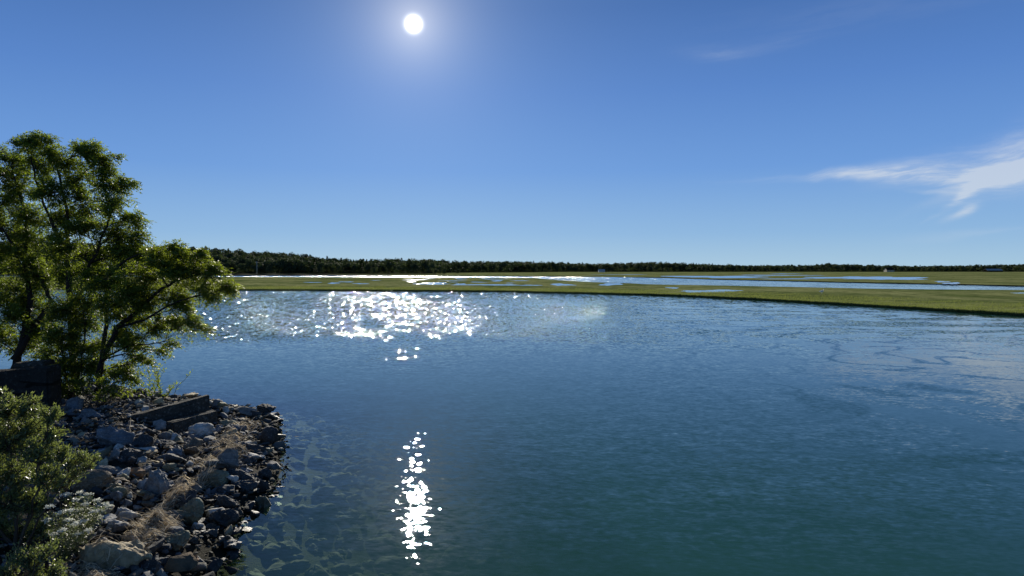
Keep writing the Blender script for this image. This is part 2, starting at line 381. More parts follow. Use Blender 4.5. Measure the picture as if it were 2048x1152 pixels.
# ------------------------------------------------------------------ leaf and bark materials
def leaf_mat(name, c1, c2, trans, rough=0.5, spec=0.4, tint=(2.3, 2.3, 0.6), var=0):
    m, n = mat(name)
    P = n.n('ShaderNodeNewGeometry').outputs['Position']
    rnd = n.n('ShaderNodeNewGeometry').outputs['Random Per Island']
    if var: rnd = n.m('ADD', n.m('MULTIPLY', rnd, .3), n.m('MULTIPLY', n.ss(n.noise(P, var, 2).outputs[0], .35, .65), .7))
    f = n.m('ADD', n.m('MULTIPLY', rnd, .55), n.m('MULTIPLY', n.noise(P, 1.3, 2).outputs[0], .45))
    c = n.mix(f, c1, c2)
    pr = n.n('ShaderNodeBsdfPrincipled', {'Base Color': c, 'Roughness': rough, 'Specular IOR Level': spec}).outputs[0]
    tc = n.mix(1.0, c, tint, 'MULTIPLY')
    tl = n.n('ShaderNodeBsdfTranslucent', {'Color': tc}).outputs[0]
    mx = n.n('ShaderNodeMixShader', {0: trans}); n.t.links.new(pr, mx.inputs[1]); n.t.links.new(tl, mx.inputs[2])
    out(n, mx.outputs[0]); return m
def bark_mat(name, c1, c2, sc=8):
    m, n = mat(name)
    tc = n.n('ShaderNodeNewGeometry').outputs['Position']; nz = n.noise(n.v('MULTIPLY', tc, (1, 1, .25)), sc, 5, .65, .4).outputs[0]
    bmp = n.n('ShaderNodeBump', {'Strength': .9, 'Distance': .03, 'Height': nz})
    out(n, n.n('ShaderNodeBsdfPrincipled', {'Base Color': n.mix(nz, c1, c2), 'Roughness': .9, 'Specular IOR Level': 0.08, 'Normal': bmp.outputs[0]}).outputs[0]); return m
m_leaf = leaf_mat('ash_leaf', (0.042, 0.066, 0.020), (0.155, 0.19, 0.048), 0.57)
m_leafy = leaf_mat('bright_leaf', (0.050, 0.076, 0.018), (0.175, 0.205, 0.048), 0.56)
m_willow = leaf_mat('willow_leaf', (0.080, 0.105, 0.052), (0.20, 0.235, 0.125), 0.45, 0.38, 0.5, (1.5, 1.5, .6))
m_bark = bark_mat('bark', (0.012, 0.010, 0.009), (0.05, 0.042, 0.035))
m_twig = bark_mat('twig_bark', (0.04, 0.03, 0.022), (0.14, 0.11, 0.08))

def leaves_np(pos, dirs, length, width, rng, flat=0.0, nv=None):
    """rhombic leaflets: base pos, direction, random roll; returns V,F"""
    n_ = len(pos); d = dirs/np.maximum(np.linalg.norm(dirs, axis=1, keepdims=True), 1e-9)
    r = rng.normal(size=(n_, 3)); r[:, 2] *= (1-flat)
    s = np.cross(d, r)
    if flat > 0:
        up = np.tile(np.array([[0, 0, 1.]]), (n_, 1)) + rng.normal(size=(n_, 3))*(1-flat)
        s = np.cross(d, up)
    if nv is not None: s = np.cross(d, nv+rng.normal(size=(n_, 3))*.35)
    s /= np.maximum(np.linalg.norm(s, axis=1, keepdims=True), 1e-9)
    L = (length*(0.7+0.6*rng.random((n_, 1)))); W = (width*(0.7+0.6*rng.random((n_, 1))))*.5
    mid = pos+d*L*.45; V = np.stack([pos, mid+s*W, pos+d*L, mid-s*W], 1).reshape(-1, 3)
    return V, np.arange(n_*4).reshape(-1, 4)
def compound(base, d, L, pairs, ll, lw, rng):
    """pinnate leaves: base (n,3), dir (n,3); leaflets along a drooping rachis"""
    n_ = len(base); d = d/np.linalg.norm(d, axis=1, keepdims=True)
    up = np.array([0, 0, 1.])+rng.normal(size=(n_, 3))*.45; side = np.cross(d, up); side /= np.linalg.norm(side, axis=1, keepdims=True)
    Lr = L*(0.7+.6*rng.random((n_, 1))); Ps = []; Ds = []
    for k in range(pairs):
        t = (k+1)/pairs; p = base+d*Lr*t+np.array([0, 0, -1.])*Lr*.35*t*t
        dd = d+np.array([0, 0, -.7])*t
        for sgn in (-1, 1):
            Ps.append(p); Ds.append(side*sgn+dd*.45+rng.normal(size=(n_, 3))*.18)
    p = base+d*Lr*1.02+np.array([0, 0, -1.])*Lr*.36
    Ps.append(p); Ds.append(d+np.array([0, 0, -.7]))
    return leaves_np(np.concatenate(Ps), np.concatenate(Ds), ll, lw, rng, .55)

def curve_pts(a, b, sag, n_=7, wob=0.0, rnd=random):
    a, b = Vector(a), Vector(b); pts = []
    L = (b-a).length
    for i in range(n_):
        t = i/(n_-1); p = a.lerp(b, t); p.z += sag*L*math.sin(math.pi*t)
        if 0 < i < n_-1: p += Vector((rnd.uniform(-1, 1), rnd.uniform(-1, 1), rnd.uniform(-1, 1)))*wob*L
        pts.append(p)
    return pts

def make_tree(name, label, stems, clumps, base_Y, seed, leafm, barkm, kind='compound', density=1.0, twigs=16, cat='tree', leaf=(0.28, 4, 0.100, 0.036), wind=(0.35, 0.0, 0.15), depth=1.0, trunk_part='trunk', simple_n=40, grp=None):
    """stems: list of (points[(px,py,Y)], r0, r1). clumps: (px,py,rpx,dY)"""
    rnd = random.Random(seed); rng = np.random.default_rng(seed)
    spts = []; base = at(*stems[0][0][0])
    root = bpy.data.objects.new(name, None); COL.objects.link(root); root.location = base; tag(root, label, cat, grp)
    root.empty_display_size = .3
    mb = MB()
    for pts, r0, r1 in stems:
        W = [at(*p) for p in pts]; fine = []
        for i in range(len(W)-1):
            for j in range(4): fine.append(W[i].lerp(W[i+1], j/4)+Vector((rnd.uniform(-1, 1), rnd.uniform(-1, 1), 0))*.035)
        fine.append(W[-1]); R = [r0+(r1-r0)*(i/(len(fine)-1))**.8 for i in range(len(fine))]
        R[0] *= 1.35
        mb.tube([p-base for p in fine], R, 9); spts += list(zip(fine, R))
    tw = MB(); LB = []; LD = []
    for (px, py, r, dY) in clumps:
        c = at(px, py, base_Y+dY); rad = r/F*(base_Y+dY)
        cand = sorted(spts, key=lambda q: (q[0]-c).length + max(0, q[0].z-c.z+.3)*2.5)[:3]
        s0, sr = rnd.choice(cand); lp = curve_pts(s0, c, .06, 7, .035, rnd)
        lr = min(sr*.7, .012+.012*(c-s0).length)
        mb.tube([p-base for p in lp], [lr*(1-.7*i/6) for i in range(7)], 6)
        for k in range(int(twigs*density*(r/35)**1.3)):
            v = Vector((rnd.gauss(0, 1), rnd.gauss(0, 1)*depth, rnd.gauss(0, .8))); v.normalize(); v *= rad*1.03*rnd.uniform(.25, 1.0)**.55
            start = lp[rnd.choice((3, 4, 5, 6))]; end = c+v+Vector(wind)*rad*.4
            tp = curve_pts(start, end, .08, 5, .06, rnd)
            tw.tube([p-base for p in tp], [.012-.0018*i for i in range(5)], 3, False)
            d0 = (end-start).normalized()
            ns = simple_n
            for j in range(ns):
                t = .3+.75*rnd.random(); i = min(3, int(t*4)); p = tp[i].lerp(tp[i+1], min(1, t*4-i))
                dd = d0*.8+Vector((rnd.gauss(0, .7), rnd.gauss(0, .7), rnd.gauss(0, .45)))+Vector(wind)
                LB.append(p-base+Vector((rnd.gauss(0,.03),rnd.gauss(0,.03),rnd.gauss(0,.03)))); LD.append(dd)
    LB = np.array([tuple(p) for p in LB]); LD = np.array([tuple(p) for p in LD])
    cbase = len(tw.v)
    if kind == 'compound': V, Fc = compound(LB, LD, leaf[0], leaf[1], leaf[2], leaf[3], rng)
    else: V, Fc = leaves_np(LB, LD, leaf[2], leaf[3], rng, .3)
    tf = np.array([f for f in tw.f], dtype=np.int32)
    link('crown' if cat == 'tree' else 'foliage', mesh_np(name+'_leaves', np.concatenate([V, np.array(tw.v)]), np.concatenate([Fc, tf+len(V)]), [leafm, m_twig], mi=[0]*len(Fc)+[1]*len(tf)), root)
    link('trunk' if cat == 'tree' else 'stem', mb.build(name+'_trunk', barkm), root)
    return root

# main trees on the bank
t1 = [(75,285,26,0),(50,292,20,.4),(120,318,34,0),(168,312,32,-.4),(212,322,24,0),(75,335,34,.5),(155,360,34,.6),(205,365,32,0),(248,368,18,-.2),(100,385,34,-.6),(165,410,34,.5),(222,412,32,-.3),(110,440,36,.4),(262,440,22,0),
      (170,460,34,-.5),(225,465,34,.4),(275,478,18,0),(120,495,34,-.8),(185,510,34,.6),(245,512,34,0),(285,512,18,.4),(130,548,38,.3),(185,560,32,-.4)]
make_tree('broadleaf_tree', 'tall dark green tree with a straight trunk, the highest crown on the left bank', 
    [([(152,790,22.6),(146,700,22.7),(143,620,22.8),(138,540,22.9),(134,460,23),(130,400,23),(112,330,23)], .15, .03),
     ([(144,640,22.7),(165,560,22.6),(200,490,22.4),(225,420,22.3)], .075, .02),
     ([(137,505,22.9),(100,440,22.8),(75,370,22.8),(62,310,22.8)], .065, .02)], t1, 22.9, 11, m_leaf, m_bark, simple_n=20, twigs=23)
t2 = [(18,320,32,0),(-15,350,35,0),(40,372,34,.3),(5,410,38,0),(50,430,34,-.4),(15,465,40,.4),(60,480,32,0),(-20,510,40,0),(40,530,38,-.4),(80,560,36,.2),(10,585,40,0),(70,610,36,.4),(25,640,38,-.5),(85,660,34,0),(-10,680,40,0),(50,690,32,.5),(-40,430,45,0),(-50,600,45,0)]
make_tree('broadleaf_tree', 'dark tree with two leaning trunks behind the stone abutment, cut by the left edge', 
    [([(30,745,23.4),(45,680,23.6),(62,600,23.8),(50,520,24),(55,440,24),(30,360,24)], .14, .03),
     ([(30,720,23.4),(100,600,23.8),(85,560,23.8),(20,480,23.8),(-20,420,24)], .10, .02)], t2, 24.0, 12, m_leaf, m_bark, simple_n=20, twigs=23)
t3 = [(305,515,26,0),(352,508,26,0),(388,512,20,.2),(330,545,32,-.3),(378,545,30,.2),(418,548,22,0),(448,572,16,0),(402,578,20,-.2),(462,577,9,.1),(425,594,11,.2),(290,562,34,.3),(345,588,28,.2),(250,580,34,-.3),(300,610,30,0),(360,618,18,0),(378,640,16,-.1),(345,650,18,.1),(408,658,8,0),(310,655,24,.2),
      (255,640,34,.4),(215,610,34,-.3),(335,690,9,0),(318,702,8,0),(265,690,26,0),(225,690,30,.3),(290,722,14,-.1),(240,735,22,.2),(270,755,11,0),(208,560,30,0)]
make_tree('broadleaf_tree', 'yellow-green tree leaning right with low branches reaching out over the water',
    [([(195,785,21.6),(205,720,21.5),(235,655,21.4),(275,620,21.4),(320,580,21.4),(345,565,21.4),(400,548,21.4)], .11, .02),
     ([(200,745,21.5),(215,650,21.7),(208,560,21.8),(250,520,21.8),(300,500,21.8)], .08, .02),
     ([(235,655,21.4),(290,640,21.3),(350,605,21.2),(400,590,21.2),(440,588,21.2)], .045, .012),
     ([(210,715,21.5),(260,690,21.3),(300,688,21.2),(335,682,21.2)], .035, .01)], t3, 21.5, 13, m_leafy, m_bark, simple_n=19, twigs=22)
t4 = [(110,620,34,0),(165,640,34,.3),(120,680,36,-.3),(175,700,34,.2),(95,720,30,0),(140,740,34,0),(190,745,28,-.2),(165,600,28,0),(110,765,20,-.4)]
make_tree('understory_shrub', 'dense dark shrub of compound leaves filling the space round the tallest trunk', 
    [([(140,800,22.0),(130,740,22),(120,660,22)], .05, .015), ([(140,800,22.0),(165,730,22),(170,640,22)], .05, .015)], t4, 22.2, 14, m_leaf, m_bark, simple_n=20, twigs=23, cat='shrub')
t5 = [(190,765,22,0),(215,780,20,-.2),(165,780,20,0),(235,790,14,0),(200,795,16,-.4),(150,765,18,.2),(225,755,20,.2)]
make_tree('weedy_shrub', 'low brownish green bush at the foot of the trees, left of the grey beam',
    [([(195,812,20.9),(195,780,21),(200,755,21)], .025, .01), ([(195,812,20.9),(170,785,21),(160,765,21)], .02, .01), ([(195,812,20.9),(225,790,21),(235,760,21)], .02, .01)], t5, 21.0, 15,
    m_leaf, m_twig, kind='simple', leaf=(0, 0, .09, .028), simple_n=34, twigs=22, cat='shrub', wind=(.1, 0, .5))

# foreground willow shrub and its neighbour
t6 = [(15,825,40,0),(62,818,26,0),(100,835,22,-.1),(60,860,40,.2),(112,868,18,0),(15,890,50,0),(75,905,38,-.2),(118,905,20,.1),(30,955,48,.1),(90,955,34,0),(-30,860,50,0),(-30,950,55,0),(10,1010,45,-.2),(70,1010,34,0),(30,1065,40,.2),(80,1060,26,.1),(-30,1050,50,0)]
make_tree('willow_shrub', 'large silvery green shrub filling the lower left corner of the bank',
    [([(30,1120,10.6),(35,1000,10.7),(25,900,10.8),(15,820,10.8)], .035, .008), ([(30,1120,10.6),(70,1000,10.6),(80,920,10.6),(95,850,10.6)], .03, .007),
     ([(30,1120,10.6),(100,1010,10.6),(135,950,10.6)], .02, .006), ([(30,1120,10.6),(-20,1000,10.7),(-30,880,10.8)], .03, .008)], t6, 10.7, 16,
    m_willow, m_twig, kind='simple', leaf=(0, 0, .066, .022), simple_n=44, twigs=26, cat='shrub', wind=(.2, 0, .35))
t7 = [(140,925,20,0),(165,915,16,.1),(150,950,18,0),(175,935,13,.1),(125,960,18,0),(190,915,8,0),(110,975,20,0)]
make_tree('willow_shrub', 'small sparse grey-green shrub between the large corner shrub and the rocks',
    [([(110,1075,11.2),(125,1000,11.2),(150,930,11.2),(160,905,11.2)], .018, .005), ([(110,1075,11.2),(140,990,11.2),(185,925,11.2)], .014, .004)], t7, 11.2, 17,
    m_willow, m_twig, kind='simple', leaf=(0, 0, .045, .015), simple_n=40, twigs=30, cat='shrub', wind=(.2, 0, .35))
t8 = [(55,1110,30,0),(95,1105,22,0),(60,1150,30,0),(120,1140,18,0),(15,1140,30,0),(105,1160,24,0)]
make_tree('low_shrub', 'small dark leafy shrub at the bottom edge, left of the flat tan boulder',
    [([(60,1210,9.3),(70,1150,9.3),(60,1100,9.3)], .014, .004), ([(60,1210,9.3),(100,1150,9.3),(115,1110,9.3)], .012, .004)], t8, 9.4, 18,
    m_willow, m_twig, kind='simple', leaf=(0, 0, .04, .018), simple_n=36, twigs=30, cat='shrub', wind=(.0, 0, .4))

# white flowering herb
m_white, n = mat('white_petals'); mx = n.n('ShaderNodeMixShader', {0: .4}); n.t.links.new(n.n('ShaderNodeBsdfDiffuse', {'Color': (.62, .64, .58, 1)}).outputs[0], mx.inputs[1]); n.t.links.new(n.n('ShaderNodeBsdfTranslucent', {'Color': (.85, .86, .76, 1)}).outputs[0], mx.inputs[2]); out(n, mx.outputs[0])
def flower_plant(label, base_px, heads, Y, seed):
    rnd = random.Random(seed); rng = np.random.default_rng(seed); b = at(*base_px, Y)
    root = bpy.data.objects.new('flowering_herb', None); COL.objects.link(root); root.location = b; tag(root, label, 'plant')
    st = MB(); LB = []; LD = []
    for (px, py) in heads:
        h = at(px, py, Y+rnd.uniform(-.35, .35)); pts = curve_pts(b, h, .02, 6, .03, rnd)
        st.tube([p-b for p in pts], [.006, .005, .005, .004, .003, .002], 4, False)
        q = []; qd = []
        for k in range(90):
            v = Vector((rnd.gauss(0, .030), rnd.gauss(0, .030), rnd.gauss(0, .006))); q.append(v); qd.append((rnd.gauss(0, 1), rnd.gauss(0, 1), rnd.gauss(0, .6)))
        V, Fc = leaves_np(np.array([tuple(v) for v in q]), np.array(qd), .028, .022, rng, .6)
        link('flower_head', mesh_np('flower_head', V, Fc, m_white), root, h-b)
        for k in range(60):
            t = rnd.random()*.93; i = min(4, int(t*5)); p = pts[i].lerp(pts[i+1], t*5-i)
            LB.append(tuple(p-b)); LD.append((rnd.gauss(0, 1), rnd.gauss(0, 1), rnd.gauss(.5, .5)))
    V, Fc = compound(np.array(LB), np.array(LD), .10, 5, .030, .008, rng)
    link('foliage', mesh_np('herb_leaves', V, Fc, m_willow), root); link('stem', st.build('herb_stem', m_twig), root)
flower_plant('white-flowered herb with flat flower heads beside the brown rounded boulder', (150,1085), [(133,988),(158,985),(178,988),(150,1000),(195,1000),(210,1008),(172,1008),(205,1020),(190,1022),(160,1020),(217,1012),(196,1034)], 10.9, 31)
flower_plant('low white-flowered herb between the corner shrub and the large flat tan boulder', (120,1135), [(100,1012),(120,1025),(136,1040),(150,1048),(125,1060),(165,1042),(95,1040),(155,1068),(108,1068),(140,1020),(178,1060)], 10.3, 32)

# tall weeds on the far point
def weed(label, base_px, tops, Y, seed, leafm=m_leafy):
    rnd = random.Random(seed); rng = np.random.default_rng(seed); b = at(*base_px, Y)
    root = bpy.data.objects.new('tall_weed', None); COL.objects.link(root); root.location = b; tag(root, label, 'plant')
    st = MB(); LB = []; LD = []
    for (px, py, dens) in tops:
        h = at(px, py, Y+rnd.uniform(-.3, .3)); pts = curve_pts(b+Vector((rnd.uniform(-.2, .2), rnd.uniform(-.2, .2), 0)), h, .03, 6, .03, rnd)
        st.tube([p-b for p in pts], [.009, .008, .007, .006, .005, .003], 4, False)
        for k in range(dens):
            t = .1+rnd.random()*.9; i = min(4, int(t*5)); p = pts[i].lerp(pts[i+1], t*5-i)
            LB.append(tuple(p-b)); LD.append((rnd.gauss(0, .6), rnd.gauss(0, .6), rnd.gauss(.7, .5)))
    V, Fc = leaves_np(np.array(LB), np.array(LD), .13, .028, rng, .2)
    link('foliage', mesh_np('weed_leaves', V, Fc, leafm), root); link('stem', st.build('weed_stem', m_twig), root)
weed('clump of tall leafy weed stems behind the left half of the grey beam', (308,800), [(298,740,50),(305,735,60),(315,742,60),(322,728,40),(330,738,30),(312,760,60)], 23.6, 41)
weed('thin weed stems leaning right behind the middle of the grey beam', (338,800), [(348,775,40),(352,768,25),(385,740,12),(342,770,40)], 23.2, 42)
weed('wispy weed growing in front of the leafy shore bush', (255,805), [(252,735,40),(262,750,40),(245,750,40),(240,730,20)], 22.2, 43)

# ------------------------------------------------------------------ abutment and beams
m_stone, n = mat('old_stone')
P = n.n('ShaderNodeNewGeometry').outputs['Position']
a = n.noise(P, 1.6, 6, .65).outputs[0]; b = n.noise(P, 12, 5, .7).outputs[0]
c = n.mix(a, (0.022, 0.020, 0.018), (0.075, 0.070, 0.058)); c = n.mix(n.ss(b, .5, .72), c, (0.19, 0.18, 0.15))
bmp = n.n('ShaderNodeBump', {'Strength': .8, 'Distance': .04, 'Height': n.m('ADD', a, b)})
out(n, n.n('ShaderNodeBsdfPrincipled', {'Base Color': c, 'Roughness': .85, 'Specular IOR Level': 0.15, 'Normal': bmp.outputs[0]}).outputs[0])
m_stoned, n = mat('dark_old_stone')
P = n.n('ShaderNodeNewGeometry').outputs['Position']
a = n.noise(P, 1.6, 6, .65).outputs[0]; b = n.noise(P, 9, 6, .75).outputs[0]; j_ = n.noise(n.v('MULTIPLY', P, (.8, .8, 3.5)), 1.0, 5, .6, .5).outputs[0]
c = n.mix(a, (0.015, 0.014, 0.013), (0.06, 0.055, 0.048)); c = n.mix(n.ss(b, .52, .70), c, (0.10, 0.10, 0.085)); c = n.mix(n.ss(j_, .54, .6), c, (0.012, 0.012, 0.01))
bmp = n.n('ShaderNodeBump', {'Strength': 1.0, 'Distance': .07, 'Height': n.m('ADD', a, n.m('ADD', b, j_))})
out(n, n.n('ShaderNodeBsdfPrincipled', {'Base Color': c, 'Roughness': .9, 'Specular IOR Level': 0.1, 'Normal': bmp.outputs[0]}).outputs[0])
def hexa(pts8, name, m, bev=.02, sub=2, disp=.015, seed=0):
    """8 corners: 4 bottom then 4 top, same winding"""
    bm = bmesh.new(); v = [bm.verts.new(p) for p in pts8]
    for f in ((3, 2, 1, 0), (4, 5, 6, 7), (0, 1, 5, 4), (1, 2, 6, 5), (2, 3, 7, 6), (3, 0, 4, 7)): bm.faces.new([v[i] for i in f])
    bmesh.ops.recalc_face_normals(bm, faces=bm.faces)
    bmesh.ops.bevel(bm, geom=list(bm.edges), offset=bev, segments=2, affect='EDGES')
    bmesh.ops.subdivide_edges(bm, edges=[e for e in bm.edges if e.calc_length() > .2], cuts=6, use_grid_fill=True)
    r = random.Random(seed)
    for q in bm.verts: q.co += Vector((r.uniform(-1, 1), r.uniform(-1, 1), r.uniform(-1, 1)))*disp
    bmesh.ops.triangulate(bm, faces=bm.faces)
    me = bpy.data.meshes.new(name); bm.to_mesh(me); bm.free(); me.materials.append(m)
    return me
def slab(name, label, cat, tl, tr, thick, drop, m, seed, bev=.03, disp=.016):
    """a long block: top front edge tl->tr (world), thickness away from the camera, drop downwards"""
    tl, tr = Vector(tl), Vector(tr); d = (tr-tl).normalized(); back = Vector((-abs(d.y), d.x, 0)) if d.y > 0 else Vector((0, 1, 0))
    back = Vector((d.x, d.y, 0)).normalized(); back = Vector((-back.y, back.x, 0))*thick; dn_ = Vector((0, 0, -drop)); c = (tl+tr)/2
    p = [tl+dn_, tr+dn_, tr+dn_+back, tl+dn_+back, tl, tr, tr+back, tl+back]
    o = link(name, hexa([q-c for q in p], name, m, bev, 2, disp, seed), loc=c); tag(o, label, cat); return o
slab('concrete_beam', 'long dark weathered beam with a pale top edge lying tilted across the rocks', 'beam', at(262, 832, 19.7), at(420, 790, 21.5), .22, .58, m_stone, 1)
slab('concrete_beam', 'short low dark block in front of the right end of the long beam', 'beam', at(345, 846, 19.6), at(436, 821, 20.9), .32, .50, m_stone, 2)
slab('stone_abutment', 'massive dark stone abutment block standing below the left trees', 'abutment', at(-160, 757, 19.9), at(96, 735, 20.2), .7, 1.9, m_stoned, 3, .04, .02)
slab('cap_stone', 'flat weathered slab lying on top of the stone abutment', 'stone slab', at(24, 728, 20.9), at(86, 724, 21.0), .7, .14, m_stone, 4, .03, .02)

# ------------------------------------------------------------------ rocks
m_rock, n = mat('rock')
P = n.n('ShaderNodeNewGeometry').outputs['Position']; oi = n.n('ShaderNodeObjectInfo')
rv = oi.outputs['Random']; tcol = oi.outputs['Color']
tex = n.v('ADD', n.n('ShaderNodeTexCoord').outputs['Object'], n.comb(n.m('MULTIPLY', rv, 37.), n.m('MULTIPLY', rv, 91.), 0.))
a = n.noise(tex, 3.0, 6, .65, .5).outputs[0]; b = n.noise(P, 26, 5, .75).outputs[0]
st = n.noise(n.v('MULTIPLY', tex, (2.0, 2.0, 12.0)), 1.0, 4, .6, .8).outputs[0]
c = n.mix(n.ss(a, .3, .7), n.scale(tcol, .60), n.scale(tcol, 1.25))
c = n.mix(n.m('MULTIPLY', n.ss(st, .48, .62), .5), c, n.scale(tcol, .45))
c = n.mix(n.m('MULTIPLY', n.ss(b, .55, .7), .55), c, (0.50, 0.49, 0.44))
c = n.mix(n.m('MULTIPLY', n.ss(n.noise(tex, 5.0, 3, .6).outputs[0], .6, .72), .4), c, (0.16, 0.13, 0.07))
pz = n.xyz(P)[2]
wet = n.ss(n.m('ADD', pz, n.m('MULTIPLY', a, .3)), 0.22, 0.50, 1.0, 0.0)
c = n.mix(wet, c, n.mix(1.0, c, (.30, .31, .27), 'MULTIPLY'))
rg = n.m('MULTIPLY_ADD', wet, -.32, .85)
bmp = n.n('ShaderNodeBump', {'Strength': .9, 'Distance': .02, 'Height': n.m('ADD', n.m('ADD', a, b), st)})
out(n, n.n('ShaderNodeBsdfPrincipled', {'Base Color': c, 'Roughness': rg, 'Normal': bmp.outputs[0]}).outputs[0])
m_moss, n = mat('submerged_rock')
P = n.n('ShaderNodeNewGeometry').outputs['Position']
c = n.mix(n.noise(P, 3.0, 5, .6).outputs[0], (0.030, 0.033, 0.016), (0.105, 0.105, 0.058))
out(n, n.n('ShaderNodeBsdfPrincipled', {'Base Color': c, 'Roughness': .9}).outputs[0])

from mathutils import noise as mnoise
def rock_mesh(seed, flat=.6, npts=13, cuts=3, amp=.075, box=1.0, bev=.014, fine=.13):
    r = random.Random(seed); bm = bmesh.new()
    for _ in range(npts):
        v = Vector((r.gauss(0, 1), r.gauss(0, 1), r.gauss(0, 1))); v.normalize()
        # push towards a box for blocky shapes
        mx = max(abs(v.x), abs(v.y), abs(v.z)); v = v.lerp(v/mx, .55*box)
        bm.verts.new(Vector((v.x*r.uniform(.85, 1.0), v.y*r.uniform(.6, .8), v.z*flat))*.5)
    res = bmesh.ops.convex_hull(bm, input=bm.verts)
    bmesh.ops.delete(bm, geom=[g for g in set(res['geom_interior']+res['geom_unused']) if isinstance(g, bmesh.types.BMVert)], context='VERTS')
    bmesh.ops.dissolve_limit(bm, angle_limit=math.radians(16), verts=bm.verts, edges=bm.edges)
    bmesh.ops.bevel(bm, geom=list(bm.edges), offset=bev, segments=2 if bev > .02 else 1, affect='EDGES', clamp_overlap=True)
    bmesh.ops.triangulate(bm, faces=bm.faces)
    for _ in range(cuts):
        L = [e for e in bm.edges if e.calc_length() > fine]
        if not L: break
        bmesh.ops.subdivide_edges(bm, edges=L, cuts=1); bmesh.ops.triangulate(bm, faces=[f for f in bm.faces if len(f.verts) > 3])
    off = Vector((seed*3.1, seed*1.7, 0))
    bm.normal_update()
    for v in bm.verts:
        d = mnoise.noise(v.co*2.6+off)*amp + mnoise.noise(v.co*7+off)*amp*.6 + (mnoise.noise(v.co*16+off)*amp*.4 if fine < .1 else 0)
        v.co += v.normal*d
    me = bpy.data.meshes.new('rock'); bm.to_mesh(me); bm.free(); me.materials.append(m_rock)
    me.polygons.foreach_set('use_smooth', np.ones(len(me.polygons), bool)); me.set_sharp_from_angle(angle=math.radians(32))
    return me
blocky = [rock_mesh(s, .62, 12) for s in range(1, 9)]
slabby = [rock_mesh(s, .32, 12) for s in range(20, 27)]
roundy = [rock_mesh(s, .68, 22, 3, .06, .35, .03) for s in range(40, 45)]
bigs = {k: [rock_mesh(s, fl, np_, 6, .085, bx, .015, .055) for s in range(b0, b0+3)] for k, fl, np_, bx, b0 in (('b', .62, 13, 1.0, 100), ('s', .34, 14, 1.0, 110), ('r', .68, 24, .35, 120), ('p', .85, 9, .5, 130))}
pointy = [rock_mesh(s, .85, 8, 3, .05, .5) for s in range(60, 64)]
COLS = dict(grey=(.19, .185, .17), pale=(.46, .44, .39), dark=(.05, .05, .05), blue=(.17, .18, .19), tan=(.46, .37, .22), brown=(.17, .12, .07), olive=(.22, .21, .13), rust=(.30, .16, .07))
feature = []
def frock(px, py, wpx, hpx, shape, colr, label, yaw=None, tilt=(0, 0), seed=0, lift=0.0, depth=.85):
    """centre and size in the photo -> a rock of that size resting in the bank"""
    r = random.Random(seed*7+int(px)); g = ground(px, py+hpx*.30)
    D = g.y; sx = wpx/F*D*1.12; v = dict(b=blocky, s=slabby, r=roundy, p=pointy)[shape]; v = bigs[shape] if wpx > 48 else v; me = v[(seed+int(px)) % len(v)]
    zext = {'b': .62, 's': .34, 'r': .68, 'p': .85}[shape]; hz = hpx/F*D*1.15
    o = link('rock', me); o.location = (g.x, g.y+.15*sx, g.z+hz*.32+lift); o.scale = (sx, sx*depth, hz/zext)
    o.rotation_euler = (math.radians(tilt[0]), math.radians(tilt[1]), math.radians(r.uniform(-14, 14) if yaw is None else yaw))
    cc = COLS[colr]; k = r.uniform(.85, 1.15); o.color = (cc[0]*k, cc[1]*k, cc[2]*k, 1)
    tag(o, label, 'rock'); feature.append((o.location.x, o.location.y, sx*.5)); return o
frock(214, 1122, 150, 66, 's', 'tan', 'huge flat tan boulder with rusty streaks at the bottom of the bank', 12, (14, -10), 1)
frock(539, 880, 44, 44, 'b', 'dark', 'big black boulder standing in the water at the right edge of the point', 0, (0, 12), 2)
frock(398, 866, 52, 27, 'r', 'pale', 'rounded pale boulder directly below the short dark block', 0, (0, 0), 3)
frock(316, 855, 36, 24, 'b', 'pale', 'light grey wedge of rock in front of the middle of the long beam', 0, (0, 18), 4)
frock(226, 882, 70, 42, 'b', 'blue', 'large blue-grey boulder uphill of the small sparse shrub', 0, (0, 8), 5)
frock(455, 928, 44, 52, 'p', 'grey', 'tall grey wedge boulder standing upright beside the straw', 0, (0, 10), 6)
frock(303, 974, 70, 44, 'b', 'grey', 'large dark-faced wedge boulder with a pale slanting right edge', 0, (0, 20), 7)
frock(174, 973, 84, 42, 'r', 'brown', 'broad rounded brown boulder above the white flowers', 0, (0, 0), 8)
frock(368, 1006, 54, 38, 'b', 'dark', 'dark squarish boulder at the lower end of the straw streak', 0, (0, -8), 9)
frock(374, 1037, 62, 40, 's', 'olive', 'lichen-covered slab leaning up to the right below the dark squarish boulder', 10, (8, -24), 10)
frock(450, 1009, 58, 26, 's', 'dark', 'long wet black slab with ridged top at the water edge', 0, (4, 0), 11)
frock(438, 1044, 62, 30, 's', 'dark', 'wet black slab lowest of the flat ones at the water edge', 0, (8, 12), 12)
frock(519, 978, 36, 36, 'p', 'dark', 'pointed black rock sitting alone in the water off the bank', 0, (0, -10), 13)
frock(528, 951, 30, 22, 'r', 'dark', 'round black rock just above the pointed one in the water', 0, (0, 0), 14)
frock(428, 966, 54, 34, 'r', 'olive', 'rounded olive-grey boulder below the upright grey wedge', 0, (0, 0), 15)
frock(482, 978, 54, 20, 's', 'dark', 'dark ridged slab left of the pointed rock in the water', 0, (0, 6), 16)
frock(480, 955, 66, 20, 's', 'dark', 'long dark jagged slab left of the round black rock', 5, (0, 8), 17)
frock(230, 1054, 54, 20, 's', 'pale', 'elongated whitish rock just above the huge flat boulder', 10, (0, -8), 18)
frock(250, 1030, 52, 18, 's', 'pale', 'whitish flat-topped rock above the elongated one', 0, (0, 6), 19)
